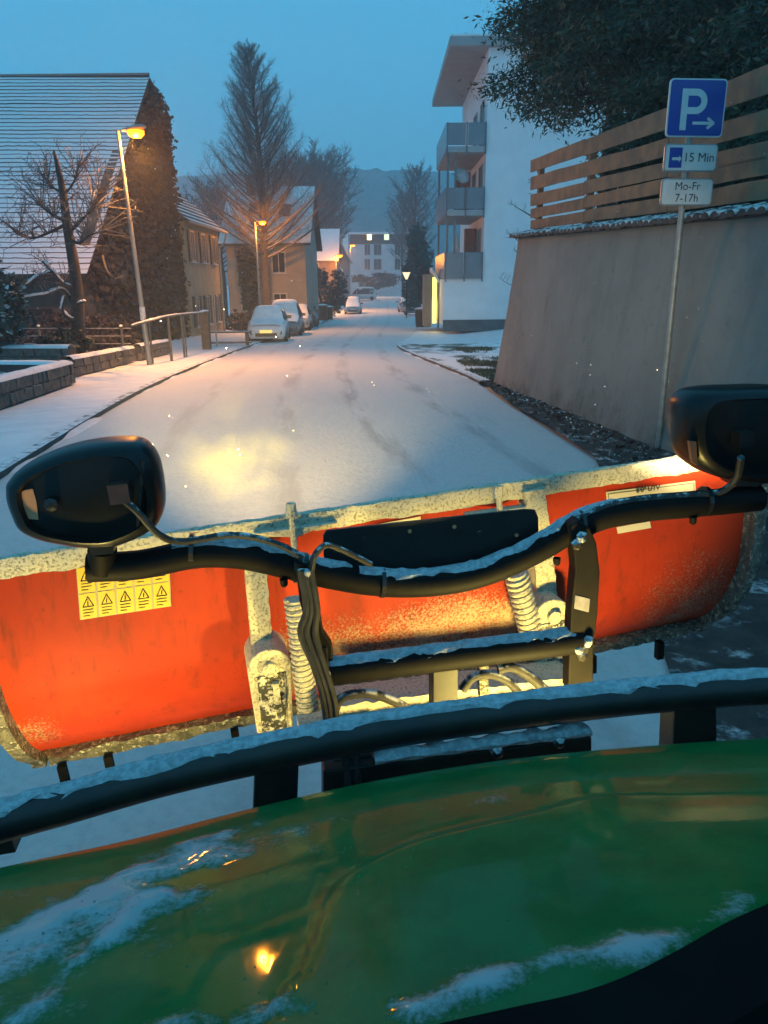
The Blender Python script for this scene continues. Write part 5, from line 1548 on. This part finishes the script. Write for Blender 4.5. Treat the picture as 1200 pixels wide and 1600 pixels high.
def light_bar():
    dd = 1.36
    pts = [(138, 887), (220, 882), (300, 866), (370, 866), (440, 880), (510, 897), (580, 909), (650, 912), (720, 904), (780, 886), (840, 858), (890, 829), (940, 807), (1000, 795), (1080, 788), (1186, 778)]
    P = catmull([L(px, py, dd) for px, py in pts], 6)
    bar = MB().tube(P, .0275, 16).build('light_bar', M_black, ROOT, True)
    segs = [(16, 66, 62), (63, 93, 58)]
    a = [p for p in P]
    MB().snowcap(a[10:34], .0275, .0028, 36, 8, 1.0, 1.0, wob=34).build('snow', M_snowf, bar, True)
    MB().snowcap(a[34:58], .0275, .0032, 40, 8, 1.0, 2.0, wob=34).build('snow', M_snowf, bar, True)
    MB().snowcap(a[56:76], .0275, .003, 36, 8, 1.0, 3.0, wob=34).build('snow', M_snowf, bar, True)
    # cable taped along the bar
    C1 = catmull([L(186, 775, 1.29), L(215, 800, 1.285), L(248, 835, 1.30), L(285, 846, 1.33), L(360, 836, 1.345), L(420, 846, 1.345), L(468, 870, 1.335), L(487, 915, 1.32), L(483, 965, 1.31), L(500, 1020, 1.31), L(513, 1060, 1.31)], 8)
    MB().tube(C1, .0065, 8).build('cable', M_rubber, ROOT, True)
    C2 = catmull([L(900, 812, 1.35), L(960, 787, 1.35), L(1040, 777, 1.35), L(1120, 770, 1.345), L(1150, 748, 1.33), L(1158, 715, 1.30)], 8)
    MB().tube(C2, .0075, 8).build('cable', M_rubber, ROOT, True)
    C3 = catmull([L(487, 890, 1.31), L(492, 868, 1.31), L(510, 852, 1.32), L(540, 862, 1.335), L(580, 882, 1.345)], 8)
    MB().tube(C3, .006, 8).build('cable', M_rubber, ROOT, True)
    for px, py in ((462, 886), (478, 888), (300, 858), (1100, 783), (905, 820), (597, 910)):
        c = L(px, py, dd); t_ = (L(px + 20, py, dd) - c).normalized()
        o = MB().lathe(c, [(.0285, -.004), (.031, -.004), (.031, .004), (.0285, .004)], 14, t_).build('cable_tie', M_plastic, ROOT)
    for px, py in ((443, 905), (870, 872), (1083, 808)): MB().lathe(L(px, py, dd - .02), [(.008, 0), (.007, .012), (.003, .016)], 8, -VU).build('bolt', M_black, ROOT)
    # plate with holes bolted on the far side of the bar
    q = [L(505, 838, 1.40), L(510, 829, 1.40), L(820, 796, 1.40), L(836, 797, 1.40), L(841, 808, 1.40), L(842, 862, 1.40), L(700, 905, 1.40), L(520, 912, 1.40), L(506, 870, 1.40)]
    pl = MB().prism(q, VF * .006).build('mounting_plate', pm('black_plate', (.006, .006, .007), (.012, .012, .012), 30, .5), ROOT)
    M_y2 = pm('hole_through', (.62, .09, .05), (.66, .5, .2), 40, .6)
    for px, py, mt in ((640, 830, 'y'), (710, 823, 'r'), (807, 836, 'r'), (570, 842, 'd'), (750, 833, 'd')):
        MB().lathe(L(px, py, 1.3995), [(.0042 if mt != 'd' else .005, 0), (.0042 if mt != 'd' else .005, .001)], 12, -VF).build('hole', M_y2 if mt != 'd' else M_black_d, pl)
    # uprights
    def plate(outl, d, th, name, mat=M_black):
        return MB().prism([L(px, py, d) for px, py in outl], VF * th).build(name, mat, ROOT, bevel=.003)
    plate([(893, 822), (905, 812), (922, 826), (933, 850), (938, 895), (934, 960), (928, 1010), (927, 1080), (908, 1080), (888, 1080), (890, 1010), (893, 950), (899, 890)], 1.315, .035, 'upright', pm('upright_steel', (.006, .005, .005), (.012, .009, .007), 16, .7, spec=.2))
    plate([(899, 930), (922, 936), (920, 957), (897, 951)], 1.3135, .001, 'serial_sticker', pm('sticker_grey', (.35, .32, .33), (.25, .23, .24), 60, .5))
    plate([(462, 878), (488, 884), (496, 930), (506, 990), (520, 1010), (522, 1140), (506, 1140), (500, 1040), (484, 1000), (468, 940)], 1.32, .03, 'upright', M_black)
    plate([(497, 1010), (512, 1012), (518, 1090), (530, 1140), (516, 1142), (505, 1090)], 1.30, .01, 'brace')
    for px, py in ((900, 850), (908, 838), (918, 1000), (912, 1012), (908, 1024)):
        o = MB().lathe(L(px, py, 1.312), [(.011, 0), (.011, .008), (.006, .012)], 6, -VF).build('bolt', M_black_d, ROOT)
    for px, py, r in ((908, 842, .009), (918, 1003, .010), (904, 1015, .010), (510, 1052, .009), (480, 895, .008)):
        c = L(px, py, 1.306)
        mb = MB().lathe(c, [(r * .4, -r), (r, -r * .3), (r * .9, r * .4), (r * .3, r * .9)], 8, VU)
        for v_ in mb.v: v_ += V([random.uniform(-.2, .2) * r for _ in range(3)])
        mb.build('snow_lump', M_snowf, ROOT, True)
    # twisted hose strands down the left upright
    for k, off in enumerate(((0, 0), (9, 4), (-7, 2))):
        H = catmull([L(476 + off[0], 890, 1.31), L(486 + off[0], 950, 1.305), L(480 + off[0] * 1.4, 990, 1.305), L(497 + off[0], 1040, 1.30), L(512 + off[0], 1090, 1.30), L(520 + off[0], 1150, 1.30)], 8)
        MB().tube(H, .007, 8).build('hose', M_rubber, ROOT, True)
    # lower cross tube with snow
    a_, b_ = L(498, 1052, 1.33), L(905, 1000, 1.33)
    P2 = [a_.lerp(b_, i / 40) for i in range(41)]
    ct = MB().tube(P2, .0285, 16).build('cross_tube', M_black, ROOT, True)
    MB().snowcap(P2[1:40], .0285, .0026, 44, 8, .8, 5.0, wob=28).build('snow', M_snowf, ct, True)
    plate([(676, 1040), (716, 1035), (716, 1108), (676, 1112)], 1.32, .04, 'stub_post', M_black_d)
    for x0 in (752,): plate([(748, 1040), (764, 1038), (764, 1090), (750, 1092)], 1.36, .02, 'stub_post', M_dirty2)
    # hydraulic hoses
    for pts, r in (([(520, 1135), (526, 1100), (545, 1086), (580, 1084), (620, 1098), (650, 1118)], .010), ([(722, 1078), (740, 1058), (770, 1054), (800, 1070), (815, 1092)], .010), ([(778, 1046), (800, 1042), (825, 1055), (845, 1072), (860, 1086)], .011)):
        H = catmull([L(px, py, 1.33) for px, py in pts], 8)
        o = MB().tube(H, r, 10).build('hydraulic_hose', pm('hose_frosted', (.014, .013, .012), (.03, .028, .026), 50, .7, snow=.45, snow_scale=40, bump=.4, bdist=.003), ROOT, True)

    # auxiliary plow lamps on the bar ends
    def lamp(outline, d, label_part, flip=False):
        ctr = V((0, 0, 0)); O = [L(px, py, d) for px, py in outline]
        for p in O: ctr += p / len(O)
        O = catmull(O + [O[0]], 4)[:-1]
        def ring(s, dz): return [ctr + (p - ctr) * s + VF * dz for p in O]
        M_l = pm('lamp_housing', (.004, .004, .0045), (.008, .008, .008), 12, .34, bump=.15, bdist=.003, spec=.3)
        h = MB().loft([ring(.90, .075), ring(.97, .06), ring(1.0, .03), ring(.995, .0), ring(.96, -.022), ring(.88, -.036), ring(.80, -.040), ring(.775, -.034), ring(.76, -.024), ring(.40, -.028), ring(.05, -.030)])
        o = h.build('plow_lamp', M_l, ROOT, True, sharp=45)
        MB().loft([ring(.88, .0765), ring(.87, .079)]).build('lens', pm('lamp_lens', (.5, .5, .5), (.45, .45, .45), 5, .1), o)
        return o, ctr
    OL = [(40, 300), (110, 220), (250, 140), (420, 80), (600, 45), (760, 35), (860, 42), (930, 85), (985, 170), (1015, 300), (1025, 430), (1000, 530), (950, 590), (830, 650), (700, 690), (520, 690), (400, 672), (250, 640), (130, 580), (80, 490), (45, 390)]
    OL = [(x / 4, 680 + y / 4) for x, y in OL]
    o, c1 = lamp(OL, 1.33, 'left')
    ind = [(29, 772), (38, 766), (51, 764), (57, 785), (60, 812), (44, 811), (34, 804)]
    MB().prism([L(px, py, 1.302) for px, py in ind], VF * .012).build('indicator', pm('indicator_lens', (.55, .26, .13), (.42, .2, .1), 22, .2), o)
    MB().box(L(188, 769, 1.29), (.034, .03, .034), VA).build('socket', pm('socket_plastic', (.08, .035, .025), (.03, .02, .02), 30, .4), o)
    MB().lathe(L(82, 786, 1.30), [(.012, 0), (.012, .012), (.005, .014)], 8, -VF).build('screw', M_plastic, o)
    MB().box(L(220, 770, 1.298), (.006, .012, .12), (VR, VF, (VU + VR * .25).normalized())).build('moulding', M_plastic, o)
    MB().prism([L(px, py, 1.30) for px, py in ((132, 846), (178, 850), (176, 866), (142, 868))], VF * .05).build('mount_foot', M_plastic, o)
    MB().tube([L(160, 858, 1.345), L(160, 890, 1.355)], .026, 12).build('swivel', M_black, o, True)
    OR = [(1300 - x * .92, 578 + y * .93 - 650) for x, y in [(a, b) for a, b in OL]]
    OR = [(1062, 650), (1068, 628), (1085, 612), (1115, 606), (1160, 604), (1210, 603), (1255, 610), (1285, 625), (1300, 650), (1302, 690), (1290, 725), (1262, 742), (1220, 752), (1170, 755), (1130, 748), (1098, 737), (1075, 718), (1063, 690)]
    o2, c2 = lamp(OR, 1.37, 'right')
    MB().tube([L(1172, 745, 1.38), L(1166, 780, 1.37)], .024, 12).build('swivel', M_black, o2, True)
    MB().prism([L(px, py, 1.34) for px, py in ((1140, 742), (1190, 744), (1186, 760), (1150, 760))], VF * .05).build('mount_foot', M_plastic, o2)
    MB().box(L(1160, 685, 1.325), (.03, .03, .03), VA).build('socket', M_plastic, o2)
    MB().prism([L(px, py, 1.332) for px, py in ((1078, 690), (1088, 690), (1090, 728), (1082, 722))], VF * .01).build('indicator', pm('indicator_dark', (.12, .06, .035), (.08, .05, .03), 22, .3), o2)
    MB().prism([L(px, py, 1.37) for px, py in ((1184, 766), (1205, 772), (1184, 778))], VF * .02).build('bracket_tip', M_black, ROOT)
    MB().grid(lambda a, b: tuple(L(1088 + 46 * a, 612 - 5 * math.sin(PI * a) + 10 * b, 1.36 + .05 * (1 - b))), 10, 4).build('snow', M_snowf, o2, True)
    # dipped beam of the left lamp
    tgt = V((*gp(378, 690), 0)); tgt.z = zr(tgt.y)
    p = c1 + VF * .10
    lens_pattern(light('beam', 'SPOT', p, 8000, (1.0, .76, .02), ROOT, .03, tgt - p, spot_size=math.radians(12), spot_blend=1.0).data)
    tg3 = V((*gp(470, 540), 0)); tg3.z = zr(tg3.y)
    light('beam', 'SPOT', p, 9000, (1.0, .68, .26), ROOT, .03, tg3 - p, spot_size=math.radians(36), spot_blend=1.0)
    p2 = c2 + VF * .10
    tg2 = wall_plane(930, 480)
    light('beam', 'SPOT', p2, 1000, (1.0, .76, .38), ROOT, .22, tg2 - p2, spot_size=math.radians(30), spot_blend=1.0)
light_bar()

# ------------------------------------------------------------------ green vehicle: hood, guard, cowl, headlights
VEH = thing('utility_vehicle', 'green utility vehicle seen over its frosted hood', 'vehicle', (0, .2, zr(0)))
def vehicle():
    M_gb = pm('guard_steel', (.010, .010, .011), (.028, .020, .014), 14, .45, bump=.25, bdist=.003)
    gp_ = [(-180, 1322, .93), (-60, 1300, .96), (0, 1283, .98), (100, 1256, 1.0), (250, 1214, 1.03), (400, 1180, 1.05), (600, 1141, 1.06), (800, 1112, 1.06), (1000, 1088, 1.05), (1200, 1072, 1.02), (1330, 1066, .98)]
    P = catmull([L(*q) for q in gp_], 8)
    g = MB().tube(P, .0305, 18).build('guard_bar', M_gb, VEH, True)
    MB().snowcap(P, .0305, .003, 34, 10, 1.0, 7.0, wob=24).build('snow', M_snowf, g, True)
    MB().box(L(8, 1308, .985), (.03, .03, .035), VA).build('end_stop', M_gb, g)
    def plate(outl, d, th, name, mat=M_gb, par=VEH, bev=.003):
        return MB().prism([L(px, py, d) for px, py in outl], VF * th).build(name, mat, par, bevel=bev)
    plate([(399, 1180), (468, 1168), (462, 1330), (392, 1345)], 1.03, .05, 'guard_post')
    plate([(1056, 1088), (1120, 1082), (1121, 1210), (1050, 1212)], 1.02, .05, 'guard_post')
    c = plate([(505, 1205), (925, 1152), (925, 1230), (505, 1300)], 1.04, .04, 'cross_plate', M_gb)
    e0, e1 = L(585, 1190, 1.045), L(922, 1146, 1.045)
    MB().snowcap([e0.lerp(e1, i / 40) for i in range(41)], .010, .009, 80, 6, .7, 9.0).build('snow', M_snowf, c, True)
    for px, py in ((775, 1173), (872, 1157)):
        MB().lathe(L(px, py, 1.04), [(.012, 0), (.010, .010), (.004, .014)], 8, -VF).build('bolt', M_black_d, c)
    plate([(520, 1190), (580, 1180), (600, 1240), (520, 1270)], 1.06, .05, 'tow_bracket', M_gb)
    for px in (540, 556): MB().tube([L(px, 1170, 1.05), L(px + 4, 1240, 1.04)], .007, 8).build('hose', M_rubber, VEH)

    # hood
    edge = catmull([L(*q) for q in [(-330, 1440, .80), (-150, 1398, .85), (0, 1361, .89), (200, 1320, .925), (400, 1270, .95), (600, 1226, .965), (800, 1194, .965), (1000, 1173, .955), (1200, 1158, .935), (1360, 1152, .90), (1500, 1150, .85)]], 12)
    n = len(edge) - 1
    RISE, DB = .275, .80
    def base_pt(a, b):
        i = min(int(a * n), n - 1); p = edge[i].lerp(edge[i + 1], a * n - i)
        d = b * DB
        return p - VF * d + VU * (RISE * (b ** .84) + .012 * math.sin(PI * a))
    crease_px = [(448, 1530), (470, 1462), (500, 1402), (545, 1360), (640, 1322), (740, 1290), (830, 1266), (930, 1250), (1060, 1240), (1220, 1238)]
    # find hood coordinates of pixels by scanning the surface
    NU, NV = 220, 150
    pts = [[base_pt(i / NU, j / NV) for j in range(NV + 1)] for i in range(NU + 1)]
    pix = []
    for i in range(NU + 1):
        row = []
        for j in range(NV + 1):
            d = pts[i][j] - CAM; z = d.dot(FW)
            row.append((600 + F_PX * d.dot(RT) / z, 800 - F_PX * d.dot(UP) / z) if z > .05 else (9999, 9999))
        pix.append(row)
    def hood_xy(px, py):
        best = min(((pix[i][j][0] - px) ** 2 + (pix[i][j][1] - py) ** 2, i, j) for i in range(0, NU + 1, 2) for j in range(0, NV + 1, 2))
        q = pts[best[1]][best[2]]; return (q.dot(VR), q.dot(VF))
    cr = catmull([V((*hood_xy(*c_), 0)) for c_ in crease_px], 6)
    def seg_dist(p, line):
        best = (9, 0)
        for a, b in zip(line, line[1:]):
            ab = b - a; t = max(0, min(1, (p - a).dot(ab) / max(ab.length_squared, 1e-9)))
            q = a + ab * t; d = (p - q).length
            if d < best[0]:
                best = (d, (ab.x * (p.y - a.y) - ab.y * (p.x - a.x)))
        return best
    sn_l = [V((*hood_xy(*c_), 0)) for c_ in ((-60, 1545), (60, 1470), (150, 1408), (230, 1360), (300, 1330))]
    sn_l2 = [V((*hood_xy(*c_), 0)) for c_ in ((20, 1590), (90, 1530), (160, 1470), (230, 1400))]
    sn_b = [V((*hood_xy(*c_), 0)) for c_ in ((640, 1598), (760, 1548), (860, 1522), (980, 1492), (1080, 1470), (1160, 1425))]
    sn_b2 = [V((*hood_xy(*c_), 0)) for c_ in ((250, 1598), (420, 1580), (520, 1590))]
    sn_f = [V((*hood_xy(*c_), 0)) for c_ in ((330, 1345), (480, 1290), (640, 1262), (760, 1240), (840, 1222))]
    sn_d = V((*hood_xy(540, 1330), 0)); sn_e = V((*hood_xy(285, 1415), 0))
    frost = []; V_ = MB()
    def fill(i, j):
        p0 = pts[i][j]; p = V((p0.dot(VR), p0.dot(VF), 0))
        d, side = seg_dist(p, cr)
        k = min(1, d / .018); k = k * k * (3 - 2 * k)
        hgt = .010 * (k if side < 0 else -k * .2)
        fr = -.38
        dl, _ = seg_dist(p, sn_l); fr += .75 * math.exp(-(dl / .045) ** 2) + .35 * math.exp(-(dl / .13) ** 2)
        d2, _ = seg_dist(p, sn_l2); fr += .75 * math.exp(-(d2 / .02) ** 2)
        db, _ = seg_dist(p, sn_b); fr += 1.0 * math.exp(-(db / .020) ** 2)
        d4, _ = seg_dist(p, sn_b2); fr += .8 * math.exp(-(d4 / .02) ** 2)
        df, _ = seg_dist(p, sn_f); fr += .34 * math.exp(-(df / .035) ** 2)
        fr += .5 * math.exp(-((p - sn_e).length / .03) ** 2)
        fr += .20 * max(0, min(1, (.25 - p.x) / .6))
        fr += .55 * fbm((p.x * 16, p.y * 16, 1), 5) + .25 * fbm((p.x * 5, p.y * 5, 4), 3)
        frost.append(fr)
        lump = max(0, min(1, (fr - .35) * 2)) * .006
        V_.v.append(p0 + VU * (hgt + lump))
    for i in range(NU + 1):
        # rolled front lip
        q = pts[i][0]
        for dz, df in ((-.10, -.012), (-.05, .004), (-.02, .006), (-.006, .004)):
            V_.v.append(q + VU * dz + VF * df); frost.append(-.6)
        for j in range(NV + 1): fill(i, j)
    w = NV + 5
    for i in range(NU):
        for j in range(w - 1): V_.f.append((i * w + j, i * w + j + 1, (i + 1) * w + j + 1, (i + 1) * w + j))
    mt = attr_mat('hood_green', (.002, .105, .026), (.003, .135, .034), 14, (.33, .39, .39), .40, .85, coat=.22, brk=130, bump=.4, bd=.004, drops=.30, edge=.34)
    mt.node_tree.nodes['Principled BSDF'].inputs['Coat Roughness'].default_value = .05
    mt.node_tree.nodes['Principled BSDF'].inputs['Specular IOR Level'].default_value = .05
    V_.build('hood', mt, VEH, True, attr={'frost': frost}, sharp=80)
    # water beads on the cold paint
    bead = MB(); rb = random.Random(4)
    for k in range(1700):
        i, j = int(rb.random() * (NU - 1)), int(8 + rb.random() * (NV - 9))
        px, py = pix[i][j]
        if not (-20 < px < 1220 and 1150 < py < 1640): continue
        near = math.exp(-((px - 250) / 420) ** 2 - ((py - 1500) / 130) ** 2)
        if rb.random() > .10 + .85 * near: continue
        c = pts[i][j].lerp(pts[i + 1][j + 1], rb.random()) + VU * .010 * (1 if rb.random() < 2 else 0)
        q0 = V_.v[i * w + 4 + j]; c = q0 + (pts[i + 1][j] - pts[i][j]) * rb.random() + (pts[i][j + 1] - pts[i][j]) * rb.random()
        r = rb.uniform(.0006, .0015)
        nn = (pts[i + 1][j] - pts[i][j]).cross(pts[i][j + 1] - pts[i][j]).normalized()
        if nn.z < 0: nn = -nn
        bead.lathe(c, [(r, -r * .1), (r * .95, r * .3), (r * .6, r * .62), (r * .15, r * .74)], 6, nn)
    mw, nw, bw = nodes_of('water_bead')
    bw.inputs['Base Color'].default_value = (.01, .14, .06, 1); bw.inputs['Roughness'].default_value = .06; bw.inputs['Specular IOR Level'].default_value = .6
    tag(bead.build('water_beads', mw, VEH, True, sharp=80), kind='stuff')
    # bank of snow lying against the cowl
    rim = catmull([L(px, py, .36) for px, py in ((560, 1625), (680, 1600), (800, 1574), (900, 1552), (990, 1520), (1070, 1482), (1130, 1445), (1180, 1420))], 10)
    # black cowl in the corner
    edge2 = [(560, 1640), (660, 1606), (800, 1574), (900, 1552), (980, 1524), (1060, 1484), (1130, 1444), (1200, 1412), (1300, 1370), (1420, 1330), (1420, 1900), (560, 1900)]
    sm = catmull([L(px, py, .33) for px, py in edge2[:10]], 8)
    o = MB().prism(sm + [L(1420, 1900, .33), L(560, 1900, .33)], -VF * .05).build('cowl', pm('cowl_rubber', (.004, .004, .004), (.006, .006, .006), 20, .9, spec=.1), VEH, True, sharp=50)
    # fascia, headlamps and running gear under the hood
    M_fa = pm('fascia_black', (.012, .012, .012), (.02, .02, .02), 9, .6)
    f = MB(); rings = []
    for i in range(0, n + 1, 4):
        q = edge[i]; rings.append([q - VF * .02 - VU * .08, q - VF * .01 - VU * .38, q - VF * .10 - VU * .38, q - VF * .10 - VU * .08])
    f.loft(rings).build('fascia', M_fa, VEH)
    ctr = edge[n // 2]
    def W(x, d, z): return VR * x + VF * d + VU * z + V((0, 0, 0))
    MB().box(W(0, .40, .47), (1.15, 1.0, .26), VA).build('chassis', M_fa, VEH)
    for sx in (-1, 1):
        c = W(sx * .60, .48, .33)
        wv = MB().lathe(c - VR * sx * .12, [(.18, 0), (.30, .0), (.325, .04), (.325, .20), (.30, .24), (.18, .24)], 28, VR * sx).build('wheel', M_rubber, VEH, True)
        MB().lathe(c - VR * sx * .11, [(.18, .20), (.16, .22), (.05, .20)], 18, VR * sx).build('rim', M_galv, wv, True)
    for sx, en in ((-1, 1.15), (1, 1.55)):
        p = W(-.40 if sx < 0 else .60, 1.0, .52)
        h = MB().lathe(p - VF * .06, [(.05, 0), (.085, .03), (.09, .06), (.085, .065)], 20, VF).build('headlight', M_plastic, VEH, True)
        MB().lathe(p + VF * .006, [(.08, 0), (.06, .012), (.02, .016)], 20, VF).build('lens', emit('headlamp_lens_lit', (1, .86, .5), 4.0), h, True)
        light('headlamp', 'SPOT', p + VF * .03, 56 * en, (1.0, .75, .19), VEH, .05, VF + VU * (.66) + VR * (-sx * .10), spot_size=math.radians(104), spot_blend=.45)
vehicle()

# ------------------------------------------------------------------ falling snow caught in the lamplight, and the hazy air
sf = MB(); rnd = random.Random(99)
spots = [(581, 597, 7), (584, 602, 7), (667, 607, 6), (670, 612, 6), (930, 632, 4.5), (940, 667, 4), (945, 604, 5), (885, 652, 4), (892, 660, 4), (922, 586, 5), (923, 570, 5), (238, 694, 3), (290, 760, 3), (262, 712, 3)]
for px, py, y in spots:
    p = aty(px, py, y); r = .0035 * y * .24
    sf.lathe(p, [(r * .3, -r), (r, -r * .2), (r * .9, r * .4), (r * .2, r)], 6, V((rnd.gauss(0, 1), rnd.gauss(0, .3), rnd.gauss(0, .4))).normalized())
for k in range(420):
    y = rnd.uniform(2.5, 14); p = aty(rnd.uniform(-50, 1250), rnd.uniform(100, 760), y); r = .0022
    if p.z < zr(y) + .1: continue
    sf.lathe(p, [(r * .3, -r), (r, -r * .2), (r * .9, r * .4), (r * .2, r)], 5)
tag(sf.build('falling_snow', M_snow), 'sparse snowflakes falling through the lamplight', kind='stuff')

hz = MB().b2((-245, -26, -9), (245, 595, 95)).build('haze', bpy.data.materials.new('haze'))
tag(hz, kind='stuff', label='thin blue evening haze filling the street')
hm = hz.data.materials[0]; hm.use_nodes = True
hn = hm.node_tree; hn.nodes.clear()
ho = hn.nodes.new('ShaderNodeOutputMaterial'); hv = hn.nodes.new('ShaderNodeVolumePrincipled')
hv.inputs['Density'].default_value = .0022; hv.inputs['Color'].default_value = (.93, .96, 1, 1); hv.inputs['Anisotropy'].default_value = .35
hn.links.new(hv.outputs[0], ho.inputs['Volume'])
